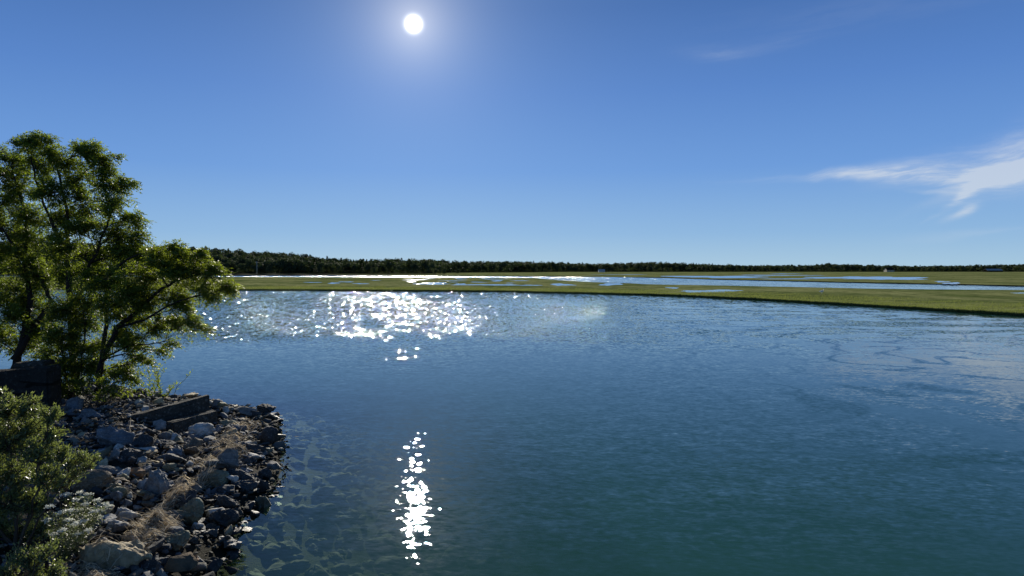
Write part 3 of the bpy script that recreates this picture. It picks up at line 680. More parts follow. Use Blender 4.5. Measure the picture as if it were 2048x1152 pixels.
frock(346, 1068, 42, 20, 'r', 'blue', 'smooth grey rock right of the brown dry litter', 0, (0, 0), 20)
frock(345, 1090, 58, 28, 's', 'olive', 'curved olive rock with a rust-brown rim near the bottom', 0, (0, -10), 21)
frock(268, 950, 38, 22, 'r', 'rust', 'orange-brown rounded rock above the large wedge boulder', 0, (0, 0), 22)
frock(524, 822, 52, 18, 'b', 'dark', 'black flat-topped rock at the far tip of the point', 0, (0, -6), 23)
frock(507, 832, 32, 18, 'p', 'dark', 'small black peaked rock left of the tip of the point', 0, (0, 0), 24)
frock(537, 834, 36, 13, 's', 'grey', 'flat grey rock below the flat-topped black tip rock', 0, (0, 0), 25)
frock(482, 822, 30, 13, 'r', 'pale', 'whitest small rock between the beam and the tip of the point', 0, (0, 0), 26)
frock(121, 791, 44, 36, 'b', 'grey', 'squarish stone block with a pale corner right of the abutment', 0, (0, 0), 27)
frock(146, 814, 44, 30, 'b', 'blue', 'slanted blue-grey stone below the squarish block', 0, (0, -22), 28)
frock(180, 832, 58, 20, 's', 'blue', 'flat bluish slab lying below the slanted stone', 0, (0, 0), 29)
frock(215, 944, 92, 13, 's', 'grey', 'long thin grey slab across the bank above the brown boulder', 2, (0, 3), 30)
frock(285, 789, 40, 18, 's', 'dark', 'dark slab of rock on the skyline behind the left end of the beam', 0, (0, 15), 31)
frock(315, 806, 24, 14, 'r', 'tan', 'small tan rock just behind the long beam', 0, (0, 0), 32)
frock(278, 808, 20, 14, 'b', 'pale', 'bright white rock at the left end of the long beam', 0, (0, 0), 33)
frock(432, 811, 22, 20, 'r', 'blue', 'rounded grey rock at the right end of the long beam', 0, (0, 0), 34)
frock(320, 795, 20, 12, 'p', 'dark', 'small black peaked rock behind the weeds', 0, (0, 0), 35)
frock(345, 797, 20, 12, 'p', 'dark', 'small dark rock behind the middle of the long beam', 0, (0, 0), 36)
frock(240, 990, 40, 26, 'b', 'olive', 'yellow-lichened rock between the brown boulder and the large wedge boulder', 0, (0, 5), 37)
frock(393, 1058, 30, 18, 'r', 'pale', 'small yellowish white rock at the foot of the lichen-covered slab', 0, (0, 0), 38)
frock(421, 1070, 26, 18, 'b', 'grey', 'small grey block at the water edge below the lowest black slab', 0, (0, 0), 39)
frock(163, 1005, 36, 24, 'r', 'olive', 'olive rock half hidden behind the white flowers', 0, (0, 0), 40)
frock(505, 900, 46, 24, 'b', 'dark', 'dark rock behind the straw, left of the big black boulder', 0, (0, 8), 41)
frock(505, 915, 44, 12, 's', 'pale', 'flat pale rock pointing at the water below the big black boulder', -8, (0, 8), 42)
frock(258, 916, 60, 22, 's', 'dark', 'dark overhanging slab in the middle of the bank', 0, (0, -10), 43)
frock(285, 903, 46, 12, 's', 'pale', 'thin light slab below the large blue-grey boulder', 0, (0, 4), 44)
frock(350, 912, 30, 28, 'p', 'blue', 'grey peaked rock uphill of the straw streak', 0, (0, 0), 45)
frock(365, 910, 20, 22, 'b', 'grey', 'squared grey stone beside the grey peaked rock', 0, (0, 0), 46)
frock(385, 862, 18, 12, 's', 'grey', 'small stone wedged left of the rounded pale boulder', 0, (0, 0), 47)
frock(280, 890, 44, 34, 'b', 'dark', 'dark blocky rock right of the large blue-grey boulder', 0, (0, 0), 48)
frock(332, 880, 30, 26, 'b', 'grey', 'grey block uphill between the beam and the straw', 0, (0, 5), 49)
frock(300, 1140, 44, 30, 'b', 'dark', 'dark boulder under the right end of the huge flat boulder', 0, (0, 0), 50)
frock(370, 1130, 44, 20, 's', 'rust', 'rusty brown slab at the bottom edge near the water', 20, (0, -14), 51)
frock(395, 1130, 28, 22, 'b', 'grey', 'last grey rock by the water at the bottom edge', 0, (0, 0), 52)
frock(480, 862, 44, 18, 'b', 'blue', 'blue-grey rock beside the upper end of the straw', 0, (0, -8), 53)
frock(455, 848, 40, 12, 's', 'olive', 'flat greenish rock right below the short dark block', 0, (0, -8), 54)
frock(565, 839, 7, 6, 'r', 'dark', 'tiny black stone in the water off the tip, nearer the point', 0, (0, 0), 55)
frock(574, 840, 6, 5, 'r', 'dark', 'tiny black stone in the water off the tip, farther out', 0, (0, 0), 56)

# unnamed stones of the riprap: the largest 235 as individuals, the rest as one heap
spots = []
rr = random.Random(5); tries = 0
# visible part of the bank
while len(spots) < 1500 and tries < 90000:
    tries += 1
    X = rr.uniform(-17.5, -4.0); Y = rr.uniform(9.2, 27.0)
    d = float(shore_d(np.array(X), np.array(Y)))
    if d < -.40 or d > 6.0: continue
    if rr.random() > (1.0 if d < 4 else .6): continue
    px = 1024+X/Y*F
    if px < 95 or px > 558: continue
    s = min(.62, max(.13, rr.lognormvariate(math.log(.26), .38)))
    if d > 3.6 and Y > 17: s *= .7
    if any((X-a)**2+(Y-b)**2 < (.26*(s+c))**2 for a, b, c in spots): continue
    if any((X-a)**2+(Y-b)**2 < (c*.42)**2 for a, b, c in feature): continue
    if (X+9.75)**2+(Y-20.3)**2 < 1.1**2 or (X+10.2)**2+(Y-19.6)**2 < .8**2: s = .16
    spots.append((X, Y, s))
def seen(sp):
    X, Y, s = sp; py = 538+(CAM_Z-float(H(X, Y)))*F/Y; px = 1024+X/Y*F
    ok = py < 1150 and px > 140 and not (px < 205 and py > 960) and not (px < 240 and py < 825)
    return s/Y if ok else 0
spots.sort(key=lambda q: -seen(q))
def place(me_list, X, Y, s, r, o=None):
    me = r.choice(me_list); z = float(H(X, Y))
    sc = (s*r.uniform(.85, 1.25), s*r.uniform(.8, 1.2), s*r.uniform(.75, 1.15))
    rot = (r.gauss(0, .30), r.gauss(0, .30), r.uniform(0, 6.28)); loc = (X, Y, z+s*r.uniform(.12, .34))
    return me, sc, rot, loc
path = [((492, 852), 15, 55), ((462, 872), 17, 50), ((470, 895), 15, 20), ((440, 893), 14, 40), ((418, 922), 12, 60), ((416, 950), 11, 50), ((388, 966), 13, 48), ((362, 985), 12, 48), ((338, 1000), 10, 50), ((318, 1015), 9, 40), ((300, 1040), 16, 20), ((330, 1040), 14, 20), ((280, 1058), 16, 10), ((310, 1058), 16, 10), ((165, 1145), 20, 30), ((190, 1160), 20, 20)]
nice = dict(grey='mid grey stone', pale='pale grey stone', dark='blackish stone', blue='bluish grey stone', tan='tan stone', brown='brown stone', olive='greenish lichened stone')
vis_labels = {'grey': 'mid grey angular stone among the loose riprap', 'pale': 'pale grey angular stone among the loose riprap', 'dark': 'blackish angular stone in the loose riprap along the bank',
              'blue': 'bluish grey stone among the loose riprap', 'tan': 'tan stone among the loose riprap', 'brown': 'brown stone among the loose riprap', 'olive': 'greenish lichened stone among the loose riprap'}
for sp in spots[:238]:
    X, Y, s = sp; me, sc, rot, loc = place(blocky+slabby+slabby+roundy[:2]+pointy[:2], X, Y, s, rr)
    d = float(shore_d(np.array(X), np.array(Y))); ck = rr.choices(['grey', 'pale', 'dark', 'blue', 'tan', 'brown', 'olive'], [26, 16, 26 if d > 1.2 else 80, 10, 9, 10, 9])[0]
    o = link('rock', me); o.location = loc; o.scale = sc; o.rotation_euler = rot; cc = COLS[ck]; k = rr.uniform(.8, 1.2); o.color = (cc[0]*k, cc[1]*k, cc[2]*k, 1)
    px_ = 1024+X/Y*F; py_ = 538+(CAM_Z-float(H(X, Y)))*F/Y
    ds = min(math.hypot(px_-q_[0][0], py_-q_[0][1]) for q_ in path)
    if d < .45: zn = 'at the water edge ' + ('near the far tip of the bank' if py_ < 900 else 'along the middle of the bank' if py_ < 1030 else 'at the bottom of the picture')
    elif ds < 28: zn = 'under the ' + ('upper' if py_ < 920 else 'middle' if py_ < 1000 else 'lower') + ' end of the dry straw'
    elif py_ < 870: zn = 'beyond the right ends of the two beams' if px_ > 430 else ('next to the long beam' if px_ > 250 else 'below the dark abutment')
    elif px_ > 440: zn = 'between the straw and the black boulders'
    elif py_ < 945: zn = 'around the large blue-grey boulder' if px_ < 310 else 'between the rounded pale boulder and the straw'
    elif py_ < 1045: zn = 'around the large dark-faced wedge boulder' if px_ < 345 else 'right of the lower straw'
    else: zn = 'around the huge flat tan boulder' if px_ < 320 else 'below the lichen-covered slab'
    szw = 'big' if s > .36 else ('mid-sized' if s > .25 else 'small')
    lb = szw+' '+nice[ck]+' '+zn; tag(o, lb, 'rock', 'riprap stones: '+lb)
# heap mesh (merged)
lowm = []; softm = []
for s_ in range(80, 94):
    me = rock_mesh(s_, .5, 10, 1, .03) if s_ < 88 else rock_mesh(s_, .5, 30, 3, .10, .2, .03); vv = np.empty(len(me.vertices)*3, np.float32); me.vertices.foreach_get('co', vv)
    me.calc_loop_triangles(); tt = np.empty(len(me.loop_triangles)*3, np.int32); me.loop_triangles.foreach_get('vertices', tt)
    (lowm if s_ < 88 else softm).append((vv.reshape(-1, 3), tt.reshape(-1, 3)))
def heap(name, items, m, lowm=lowm, sm=False):
    Vs = []; Fs = []; off = 0
    for (loc, rot, sc) in items:
        v, t = rr.choice(lowm); M = Matrix.Rotation(rot[2], 3, 'Z') @ Matrix.Rotation(rot[1], 3, 'Y') @ Matrix.Rotation(rot[0], 3, 'X')
        q = (v*np.array(sc)) @ np.array(M).T + np.array(loc); Vs.append(q); Fs.append(t+off); off += len(v)
    return mesh_np(name, np.concatenate(Vs), np.concatenate(Fs), m, sm)
items = []
for sp in spots[238:]:
    me, sc, rot, loc = place(blocky, *sp, rr); items.append((loc, rot, sc))
k = 0
while k < 6500:
    X = rr.uniform(-18, -4.0); Y = rr.uniform(9.0, 27.5); d = float(shore_d(np.array(X), np.array(Y)))
    if d < -.3 or d > 7: continue
    s = rr.uniform(.05, .15); z = float(H(X, Y)); items.append(((X, Y, z+s*.3+rr.uniform(0, .05)), (rr.gauss(0, .4), rr.gauss(0, .4), rr.uniform(0, 6.28)), (s, s, s*rr.uniform(.6, 1)))); k += 1
m_rub, n = mat('rubble')
P = n.n('ShaderNodeNewGeometry'); isl = P.outputs['Random Per Island']
cr = n.n('ShaderNodeValToRGB', {0: isl}); e = cr.color_ramp.elements
e[0].position = 0; e[0].color = (.05, .05, .05, 1); e[1].position = 1; e[1].color = (.30, .29, .26, 1)
for ps, cc in ((.3, (.12, .12, .12, 1)), (.55, (.16, .17, .18, 1)), (.7, (.14, .10, .06, 1)), (.85, (.20, .18, .13, 1))):
    q = e.new(ps); q.color = cc
b = n.noise(P.outputs['Position'], 24, 5, .7).outputs[0]
pz = n.xyz(P.outputs['Position'])[2]; wet = n.ss(pz, .08, .32, 1., 0.)
c = n.mix(b, n.scale(cr.outputs[0], .5), n.scale(cr.outputs[0], 1.35)); c = n.mix(wet, c, n.mix(1.0, c, (.28, .29, .25), 'MULTIPLY'))
bmp = n.n('ShaderNodeBump', {'Strength': .8, 'Distance': .015, 'Height': b})
out(n, n.n('ShaderNodeBsdfPrincipled', {'Base Color': c, 'Roughness': .85, 'Specular IOR Level': 0.15, 'Normal': bmp.outputs[0]}).outputs[0])
hp = link('rubble', heap('rubble', items, m_rub)); tag(hp, 'small loose stones filling the gaps between the bank rocks', 'rubble', kind='stuff')
# stones under water
items = []; k = 0
while k < 900:
    X = rr.uniform(-9, 1.0); Y = rr.uniform(9, 26); d = float(shore_d(np.array(X), np.array(Y)))
    if d > .1 or d < -6: continue
    s = rr.lognormvariate(math.log(.32), .4); z = float(H(X, Y)); items.append(((X, Y, min(z+s*.12, -.06-s*.2)), (rr.gauss(0, .3), rr.gauss(0, .3), rr.uniform(0, 6.28)), (s, s*rr.uniform(.7, 1.1), s*.7))); k += 1
hp2 = link('underwater_stones', heap('underwater_stones', items, m_moss, softm, True)); tag(hp2, 'brownish green stones seen through the clear shallow water', 'stones', kind='stuff')

# ------------------------------------------------------------------ straw, driftwood
bpy.context.view_layer.update()
vs = []; fs = []
for o in scene.objects:
    if o.type == 'MESH' and (o.name.startswith(('rock', 'bank', 'rubble'))):
        M = o.matrix_world; off = len(vs); vs += [M @ v.co for v in o.data.vertices]; fs += [[i+off for i in p.vertices] for p in o.data.polygons]
bvh = BVHTree.FromPolygons(vs, fs)
def top(X, Y):
    h = bvh.ray_cast(Vector((X, Y, 4)), Vector((0, 0, -1))); return h[0].z if h[0] else float(H(X, Y))
m_straw, n = mat('straw')
rnd_ = n.n('ShaderNodeNewGeometry').outputs['Random Per Island']
c = n.mix(rnd_, (0.26, 0.20, 0.13), (0.92, 0.80, 0.58))
d1 = n.n('ShaderNodeBsdfDiffuse', {'Color': c}).outputs[0]; d2 = n.n('ShaderNodeBsdfTranslucent', {'Color': c}).outputs[0]
mx = n.n('ShaderNodeMixShader', {0: .4}); n.t.links.new(d1, mx.inputs[1]); n.t.links.new(d2, mx.inputs[2]); out(n, mx.outputs[0])
mb = MB(); sr = random.Random(3)
SV = []; SF = []
for (pp, rad, angd) in path:
    g = ground(pp[0], pp[1], .15); R = rad/F*g.y*1.3
    for k in range(int(12*rad)+60):
        X = g.x+sr.gauss(0, R*.62); Y = g.y+sr.gauss(0, R*1.3); L = sr.uniform(.06, .27)
        if float(shore_d(np.array(X), np.array(Y))) < .25: continue
        th = math.radians(angd+sr.gauss(0, 28)); dx, dy = math.cos(th)*L/2, math.sin(th)*L/2
        za, zb, zc = top(X-dx, Y-dy), top(X+dx, Y+dy), top(X, Y); up = sr.random()**2*.10+.006
        zc = max(zc, (za+zb)/2); wv = Vector((-math.sin(th), math.cos(th), sr.uniform(-.6, .6))).normalized()*sr.uniform(.003, .0075)
        pts = [Vector((X-dx, Y-dy, max(za, zc-L*.3)+up)), Vector((X, Y, zc+up*1.3)), Vector((X+dx, Y+dy, max(zb, zc-L*.3)+up))]
        o_ = len(SV)
        for p in pts: SV += [p-wv, p+wv]
        SF += [[o_, o_+1, o_+3, o_+2], [o_+2, o_+3, o_+5, o_+4]]
stw = link('straw', mesh_np('straw', [tuple(v) for v in SV], SF, m_straw)); tag(stw, 'streak of dry pale reeds washed up over the rocks', 'straw', kind='stuff')
m_drift = bark_mat('driftwood', (.10, .085, .065), (.30, .26, .2), 14)
def stick(label, a, b, r=.012, br=None, seed=0, cat='stick'):
    sr_ = random.Random(seed); A = ground(*a, .18); B = ground(*b, .18); pts = []
    for i in range(9):
        p = A.lerp(B, i/8); p.z = max(p.z, top(p.x, p.y)+r)+.004; p += Vector((sr_.uniform(-.01, .01), sr_.uniform(-.02, .02), 0)); pts.append(p)
    mb = MB(); mb.tube([p-A for p in pts], [r*(1-.6*i/8) for i in range(9)], 6)
    if br: 
        for q in (3, 5): mb.tube([pts[q]-A, pts[q]-A+Vector((sr_.uniform(-.15, .15), sr_.uniform(-.1, .1), sr_.uniform(.08, .2)))], [r*.5, r*.2], 5)
    o = link('driftwood_stick', mb.build('stick', m_drift), loc=A); tag(o, label, cat)
stick('thin grey driftwood stick above the huge flat boulder', (218, 1068), (272, 1076), .011, seed=1)
stick('curved bare branch across the rocks left of the large wedge boulder', (232, 966), (290, 998), .013, True, 2)
stick('short pale driftwood stick in the brown litter', (256, 1072), (300, 1045), .010, seed=3)
stick('bleached stick at the left edge of the huge flat boulder', (190, 1088), (208, 1062), .010, seed=4)
stick('forked twig standing before the middle of the long beam', (258, 870), (262, 836), .010, True, 5)
stick('dark stick poking over the left side of the yellow-lichened rock', (205, 985), (238, 962), .011, True, 6)
stick('thin twig at the bottom edge below the huge flat boulder', (170, 1130), (235, 1146), .009, seed=7)

# ------------------------------------------------------------------ marsh grass blades
m_grass = leaf_mat('marsh_blade', (0.105, 0.130, 0.042), (0.25, 0.265, 0.11), 0.40, .7, .1, (1.0, 1.05, .6))
gr = np.random.default_rng(5); FE = np.array([(p.x, p.y) for p in nf]); seg = FE[1:]-FE[:-1]; ln = np.linalg.norm(seg, axis=1)
vis = (FE[:-1, 0] > -130) & (FE[:-1, 0] < 75)
NB = 70000; wgt = ln*vis/np.maximum(FE[:-1, 1], 60)**1.3; idx = gr.choice(len(seg), NB, p=wgt/wgt.sum()); t = gr.random(NB)
q = FE[idx]+seg[idx]*t[:, None]; nrm = np.stack([-seg[idx, 1], seg[idx, 0]], 1)/ln[idx][:, None]
off = gr.random(NB)**2.0*22.0; tuft = np.sin(q[:, 0]*1.7)*np.sin(q[:, 1]*.9+q[:, 0]*.3)
q = q+nrm*(off-.12)[:, None]; pos = np.stack([q[:, 0], q[:, 1], np.full(NB, .26)], 1)
hgt = (.16+.22*gr.random(NB))*(1+.45*tuft)*np.where(off < .5, .9, 1.0); dd = np.stack([gr.normal(0, .25, NB)+.25, gr.normal(0, .25, NB), np.ones(NB)], 1); dd /= np.linalg.norm(dd, axis=1, keepdims=True)
a_ = gr.random(NB)*6.28; sv = np.stack([np.cos(a_), np.sin(a_)*.4, np.zeros(NB)], 1)*(.018+.02*gr.random(NB))[:, None]*(q[:, 1]/90)[:, None]
fr = np.arange(NB) % 4 == 0
q2 = FE[idx]+seg[idx]*t[:, None]-nrm*.10; pos[fr, 0] = q2[fr, 0]; pos[fr, 1] = q2[fr, 1]; pos[fr, 2] = .02+.22*gr.random(fr.sum()); hgt[fr] = .26
Vg = np.stack([pos-sv, pos+sv, pos+dd*hgt[:, None]], 1).reshape(-1, 3); Fg = np.arange(NB*3).reshape(-1, 3)
gro = link('marsh_grass', mesh_np('marsh_grass', Vg, Fg, m_grass)); tag(gro, 'green cordgrass along the edge of the near marsh', 'grass', kind='stuff')

# ------------------------------------------------------------------ far wood
m_far = leaf_mat('far_leaf', (0.018, 0.030, 0.022), (0.105, 0.125, 0.060), 0.25, .8, .1, (1.0, 1.1, .45), .07)
m_pine = leaf_mat('pine_needle', (0.014, 0.030, 0.014), (0.035, 0.058, 0.024), 0.15, .8, .1)
def blob_tree(seed, h=1.0, conifer=False, nq=900):
    """unit-height tree: lobed crown of leaf-clump quads, trunk stub"""
    rng = np.random.default_rng(seed); P_ = []
    if conifer:
        tt = rng.random(nq)**1.25; ang_ = rng.random(nq)*6.28; rad = (1-tt)*.24*(.35+.65*np.sqrt(rng.random(nq)))*(1+.25*np.sin(tt*38)); z_ = .15+tt*.85
        P_ = np.stack([np.cos(ang_)*rad, np.sin(ang_)*rad, z_], 1); D_ = np.stack([np.cos(ang_), np.sin(ang_), -.25+rng.normal(0, .2, nq)], 1); NV = None; sz = .06
    else:
        lob = [(rng.normal(0, .18), rng.normal(0, .18), rng.uniform(.20, .85), rng.uniform(.13, .22)) for _ in range(14)]
        lob += [(0, 0, .62, .30)]; cs = np.array(lob); pk = rng.integers(0, len(cs), nq); v = rng.normal(size=(nq, 3)); v /= np.linalg.norm(v, axis=1, keepdims=True)
        P_ = cs[pk, :3]+v*cs[pk, 3:4]*(.75+.35*rng.random((nq, 1))); P_[:, 2] = np.clip(P_[:, 2], .06, 1.05); D_ = np.cross(v, rng.normal(size=(nq, 3))); NV = v; sz = .085
    V_, F_ = leaves_np(P_, D_, sz, sz*.85, rng, 0.0, NV)
    return V_, F_
fart = [blob_tree(s) for s in range(6)]; farc = [blob_tree(s+20, conifer=True) for s in range(3)]
def tree_mesh(vf, m, nm):
    V_, F_ = vf; mb = MB(); mb.tube([(0, 0, -.04), (0.01, 0, .3), (0, .01, .55)], [.022, .016, .008], 6); nb = len(V_)
    me = mesh_np(nm, np.concatenate([V_, np.array(mb.v)]).tolist(), F_.tolist()+[[i+nb for i in f] for f in mb.f], [m, m_bark], mi=[0]*len(F_)+[1]*len(mb.f)); return me
ft_me = [tree_mesh(v, m_far, 'far_tree') for v in fart]; fc_me = [tree_mesh(v, m_pine, 'far_pine') for v in farc]
prof = [(-300, 488), (100, 490), (300, 496), (400, 500), (480, 505), (560, 509), (600, 512), (640, 517), (680, 520), (750, 521), (800, 520.5), (860, 520), (900, 522), (1000, 522.5), (1100, 523.5), (1200, 527), (1250, 525), (1300, 523.5), (1400, 527.5), (1500, 529.5), (1600, 529.5), (1660, 527.5), (1800, 530.5), (1900, 530.5), (2048, 528), (2300, 525)]
base_Yp = [(-300, 640), (640, 660), (860, 700), (900, 900), (1060, 1000), (1100, 1120), (2048, 1180), (2300, 1180)]
def lerp_tab(tab, x):
    for (a, b), (c, d) in zip(tab, tab[1:]):
        if x <= c: return b+(d-b)*(x-a)/(c-a)
    return tab[-1][1]
fr_ = random.Random(21)
def far_tree(px, Y, base_z, h, con, wid=1.0, label='', group=''):
    me = fr_.choice(fc_me if con else ft_me); o = link('pine_tree' if con else 'distant_tree', me)
    o.location = ((px-1024)/F*Y, Y, base_z); s = h; o.scale = (s*wid, s*wid, s); o.rotation_euler = (0, 0, fr_.uniform(0, 6.28)); tag(o, label, 'tree', group); return o
def lzone(px):
    return 'behind the yellow-green leaning tree' if px < 440 else 'just left of the tall pale pole' if px < 514 else 'just right of the tall pale pole' if px < 580 else 'where the wood slopes down past the pole' if px < 680 else 'between the pines and the tall clump' if px < 760 else 'behind the tall clump'
def rzone(px):
    return 'just right of the tall clump' if px < 980 else 'midway from the tall clump to the pale roofed house' if px < 1100 else 'left of the pale roofed house' if px < 1200 else 'right of the pale roofed house' if px < 1310 else 'below the slight rise of the right wood' if px < 1450 else 'behind the long far pools' if px < 1600 else 'near the single higher round tree' if px < 1720 else 'beside the tan-walled house' if px < 1830 else 'between the tan house and the long low building' if px < 1960 else 'beside the long low building'
LB_ = 'dark broadleaf tree in the front row of the wood beyond the left marsh'; LR_ = 'small dark tree in the front row of the distant wood on the right'
px = -60
while px < 895:
    Yb = lerp_tab(base_Yp, px)+fr_.uniform(-25, 10); topz = CAM_Z+(538-lerp_tab(prof, px))/F*Yb
    con = 620 < px < 790 and fr_.random() < .35; h = min(topz*.8, fr_.uniform(9.5, 16)) if not con else topz*.98
    far_tree(px, Yb, .3, h, con, fr_.uniform(.95, 1.3), ('pointed pine in the wood ' if con else 'dark broadleaf tree of the left wood ')+lzone(px), ('pines ' if con else 'broadleaf trees ')+lzone(px))
    px += fr_.uniform(9, 15)
px = 900
while px < 2120:
    Yb = lerp_tab(base_Yp, px)+fr_.uniform(-30, 20); topz = CAM_Z+(538-lerp_tab(prof, px))/F*Yb
    far_tree(px, Yb, .3, topz*fr_.uniform(.72, 1.04), False, fr_.uniform(1.0, 1.4), 'small dark treeline tree '+rzone(px), 'treeline trees '+rzone(px)); px += fr_.uniform(8, 13)
for px, Yb, h, wd, lb in [(748, 600, 7, 1.4, 'low round bush at the foot of the left wood, left of the tall clump'), (778, 610, 14.0, 1.0, 'dark tree rising above the wood at the left of the tall clump'), (800, 600, 8, 1.2, 'mid-height tree in the left part of the tall clump'), (815, 610, 14.2, 1.0, 'highest dark tree of the tall clump in the treeline'), (832, 590, 9.5, 1.2, 'rounded tree in the middle of the tall clump'), (848, 600, 13.8, 1.1, 'light green tree topping the right part of the tall clump'),
        (866, 590, 10.5, 1.1, 'tree near the right end of the tall clump'), (880, 590, 8.0, 1.1, 'tree at the right end of the tall clump before the far wood'), (870, 560, 5.0, 1.5, 'round dark bush in front of the right end of the tall clump'), (888, 560, 6.0, .9, 'slim small tree standing out at the end of the tall clump'),
        (916, 720, 5.0, 1.3, 'lone low bush on the far marsh just right of the tall clump'), (965, 760, 4.0, 1.6, 'dark low bush on the far marsh before the distant wood'), (1225, 1080, 9, 1.0, 'small tree beside the pale roofed house'), (1658, 1130, 15.0, 1.3, 'round tree standing a little above the right-hand treeline')]:
    far_tree(px, Yb, .3, h, False, wd, lb, None)
# deep part of the wood: one mass of crowns behind the front rows
Vs = []; Fs = []; off = 0; Vc = []; Fcc = []; offc = 0
for px0 in range(-120, 2200, 5):
    for rowk in range(4):
        px = px0+fr_.uniform(-3, 3); Yb = lerp_tab(base_Yp, px)+30+rowk*35+fr_.uniform(-12, 12); topz = CAM_Z+(538-lerp_tab(prof, px))/F*Yb
        if px > 890 and rowk > 2: continue
        h = fr_.uniform(9, 13) if px < 880 else fr_.uniform(8, 11); tz = topz*(.74+.087*rowk)*fr_.uniform(0.97, 1.17)+ (.3 if rowk == 3 else 0); bz = max(.2, tz-h); h = tz-bz
        con = fr_.random() < (.35 if 600 < px < 760 or 1250 < px < 1480 else .08)
        if con: h *= 1.05
        v, f = fr_.choice(farc if con else fart); sel = slice(0, 420*4); wv = fr_.uniform(.9, 1.3); th = fr_.uniform(0, 6.28)
        c_, s_ = math.cos(th), math.sin(th); vv = v[sel]; k_ = len(vv)//4
        ctr = vv.reshape(-1, 4, 3).mean(1, keepdims=True); vv = ((vv.reshape(-1, 4, 3)-ctr)*1.35+ctr).reshape(-1, 3)
        q = np.stack([(vv[:, 0]*c_-vv[:, 1]*s_)*h*wv, (vv[:, 0]*s_+vv[:, 1]*c_)*h*wv, vv[:, 2]*h], 1)+np.array([(px-1024)/F*Yb, Yb, bz])
        Vs.append(q); Fs.append(np.arange(k_*4).reshape(-1, 4)+off); off += len(q)
wood = link('woodland', mesh_np('woodland', np.concatenate(Vs), np.concatenate(Fs), m_far)); tag(wood, 'deep mass of dark woodland crowns along the horizon', 'woodland', kind='stuff')
# wooded ground rising under the trees
m_fg, n = mat('wood_floor'); out(n, n.n('ShaderNodeBsdfPrincipled', {'Base Color': (.02, .028, .012, 1), 'Roughness': 1.0, 'Specular IOR Level': 0.0}).outputs[0])
gx = []; 
for px in range(-400, 2500, 25):
    Yb = lerp_tab(base_Yp, min(max(px, -300), 2300)); topz = CAM_Z+(538-lerp_tab(prof, min(max(px, -300), 2300)))/F*Yb
    row = []
    for dy, zf_ in ((-2, -.2), (8, .25), (60, .10), (150, .45), (400, .5), (2500, .2)):
        z_ = .3 if zf_ < 0 else (.45 if dy == 8 else max(.5, topz*zf_)); Yk = Yb+dy; row.append(((px-1024)/F*Yb*(Yk/Yb if dy > 100 else 1), Yk, z_ if zf_ >= 0 else -.5))
    gx.append(row)
V_ = [p for r_ in gx for p in r_]; k_ = len(gx[0]); F_ = [[i*k_+j, (i+1)*k_+j, (i+1)*k_+j+1, i*k_+j+1] for i in range(len(gx)-1) for j in range(k_-1)]
hill = link('hill', mesh_np('hill', V_, F_, m_fg)); tag(hill, kind='structure')
# embankment with a pale track at the foot of the left wood
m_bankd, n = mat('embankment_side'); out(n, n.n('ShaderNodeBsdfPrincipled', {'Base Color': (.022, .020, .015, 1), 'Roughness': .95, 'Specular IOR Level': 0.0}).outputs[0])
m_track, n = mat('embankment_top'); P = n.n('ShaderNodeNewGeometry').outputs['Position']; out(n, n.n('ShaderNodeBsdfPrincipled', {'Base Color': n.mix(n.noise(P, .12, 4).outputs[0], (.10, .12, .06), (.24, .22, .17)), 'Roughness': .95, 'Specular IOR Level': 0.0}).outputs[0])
bp = [(-500, 500), (300, 505), (520, 508), (700, 512), (890, 520)]; pts = []
for px in range(-500, 900, 10):
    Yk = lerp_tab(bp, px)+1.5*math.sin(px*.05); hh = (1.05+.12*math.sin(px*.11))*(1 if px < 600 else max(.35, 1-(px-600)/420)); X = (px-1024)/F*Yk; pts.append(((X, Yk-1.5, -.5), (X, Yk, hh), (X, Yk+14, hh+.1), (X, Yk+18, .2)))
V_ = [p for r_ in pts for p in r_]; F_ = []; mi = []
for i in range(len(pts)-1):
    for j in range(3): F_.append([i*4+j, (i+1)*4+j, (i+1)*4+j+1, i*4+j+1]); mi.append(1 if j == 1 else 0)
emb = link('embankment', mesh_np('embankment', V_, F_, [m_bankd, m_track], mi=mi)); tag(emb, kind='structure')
# far pole, houses, marker
m_pale, n = mat('pale_paint'); out(n, n.n('ShaderNodeBsdfPrincipled', {'Base Color': (.62, .62, .6, 1), 'Roughness': .6}).outputs[0])
m_roof, n = mat('pale_roof'); out(n, n.n('ShaderNodeBsdfPrincipled', {'Base Color': (.36, .36, .35, 1), 'Roughness': .9, 'Specular IOR Level': 0.0}).outputs[0])
m_tanw, n = mat('tan_wall'); out(n, n.n('ShaderNodeBsdfPrincipled', {'Base Color': (.42, .36, .26, 1), 'Roughness': .8}).outputs[0])
m_dk, n = mat('dark_glass'); out(n, n.n('ShaderNodeBsdfPrincipled', {'Base Color': (.02, .02, .025, 1), 'Roughness': .2}).outputs[0])
pb = at(514, 548, 545); pb.z = .8; root = bpy.data.objects.new('utility_pole', None); COL.objects.link(root); root.location = pb
tag(root, 'tall thin pale pole in front of the left wood', 'pole')
mb = MB(); mb.tube([(0, 0, 0), (0, 0, 10.5)], [.16, .10], 8); link('pole', mb.build('pole', m_pale), root)
mb = MB(); mb.tube([(-.9, 0, 9.8), (.9, 0, 9.8)], [.06, .06], 6); link('cross_arm', mb.build('cross_arm', m_pale), root)
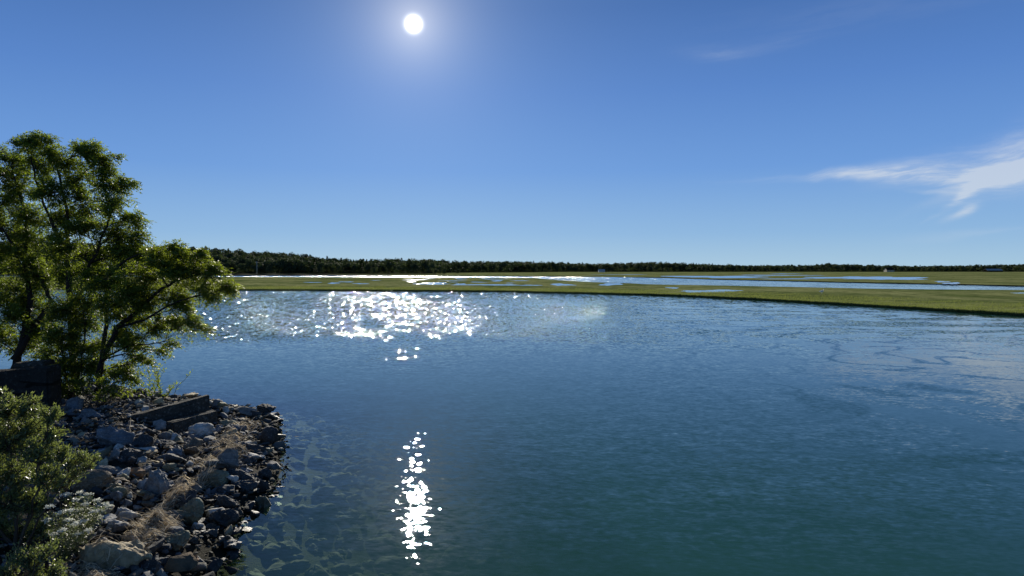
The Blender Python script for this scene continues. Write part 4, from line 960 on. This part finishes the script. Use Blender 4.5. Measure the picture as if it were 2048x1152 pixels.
def house(label, px, py, Y, W, D_, Hh, rh, wallm, roofm, nwin=3):
    b = at(px, py, Y); b.z = .35; root = bpy.data.objects.new('house', None); COL.objects.link(root); root.location = b; tag(root, label, 'house')
    w2, d2 = W/2, D_/2; V_ = [(-w2, -d2, 0), (w2, -d2, 0), (w2, d2, 0), (-w2, d2, 0), (-w2, -d2, Hh), (w2, -d2, Hh), (w2, d2, Hh), (-w2, d2, Hh), (-w2, 0, Hh+rh), (w2, 0, Hh+rh)]
    link('wall', mesh_np('wall', V_, [[0, 1, 5, 4], [1, 2, 6, 9, 5], [2, 3, 7, 6], [3, 0, 4, 8, 7]], wallm), root)
    e_ = .35; V_ = [(-w2-e_, -d2-e_, Hh-.1), (w2+e_, -d2-e_, Hh-.1), (w2+e_, 0, Hh+rh+.05), (-w2-e_, 0, Hh+rh+.05), (w2+e_, d2+e_, Hh-.1), (-w2-e_, d2+e_, Hh-.1)]
    V_ += [(a, b_, c_+.15) for a, b_, c_ in V_]; link('roof', mesh_np('roof', V_, [[0, 1, 2, 3], [3, 2, 4, 5], [6, 9, 8, 7], [9, 11, 10, 8], [0, 6, 7, 1], [5, 4, 10, 11], [1, 7, 8, 2], [2, 8, 10, 4], [0, 3, 9, 6], [3, 5, 11, 9]], roofm), root)
    for i in range(nwin):
        xw = -w2+(i+.5)*W/nwin; z0 = Hh*.35
        link('window', mesh_np('window', [(xw-.5, -d2-.02, z0), (xw+.5, -d2-.02, z0), (xw+.5, -d2-.02, z0+1.2), (xw-.5, -d2-.02, z0+1.2)], [[0, 1, 2, 3]], m_dk), root)
house('low house with a pale roof at the centre of the far treeline', 1203, 543, 1010, 9, 7, 2.4, 1.8, m_pale, m_roof)
house('tan-walled house with a dark roof between trees in the right-hand treeline', 1778, 543, 1090, 12, 9, 3.2, 3.4, m_tanw, m_bankd)
house('long low building with a pale roof near the right end of the treeline', 1986, 542, 1080, 24, 10, 2.4, 2.4, m_bankd, m_roof, 6)
m_wh, n = mat('white_plumage'); out(n, n.n('ShaderNodeBsdfPrincipled', {'Base Color': (.75, .73, .68, 1), 'Roughness': .8}).outputs[0])
b = onz(1643.5, 587.5, .36)
bm = bmesh.new(); bmesh.ops.create_icosphere(bm, subdivisions=2, radius=.26, matrix=Matrix.Translation((0, 0, .45)) @ Matrix.Diagonal((1.25, .6, .7, 1)))
me = bpy.data.meshes.new('bird'); bm.to_mesh(me); bm.free(); mb = MB()
mb.tube([(.22, 0, .5), (.34, 0, .7), (.30, 0, .9), (.36, 0, 1.0)], [.09, .05, .045, .06], 8); mb.tube([(.36, 0, 1.0), (.56, 0, .97)], [.03, .005], 6)
mb.tube([(-.02, .07, .35), (0, .07, 0)], [.02, .015], 5); mb.tube([(.02, -.07, .35), (.02, -.07, 0)], [.02, .015], 5); mb.tube([(-.2, 0, .46), (-.5, 0, .40)], [.12, .03], 6)
n0 = len(me.vertices); me2 = mesh_np('bird', [tuple(v.co) for v in me.vertices]+mb.v, [list(p.vertices) for p in me.polygons]+[[i+n0 for i in f] for f in mb.f], m_wh, True)
bird = link('white_bird', me2, loc=b); tag(bird, 'small white bird standing on the near marsh right of the pools', 'bird')
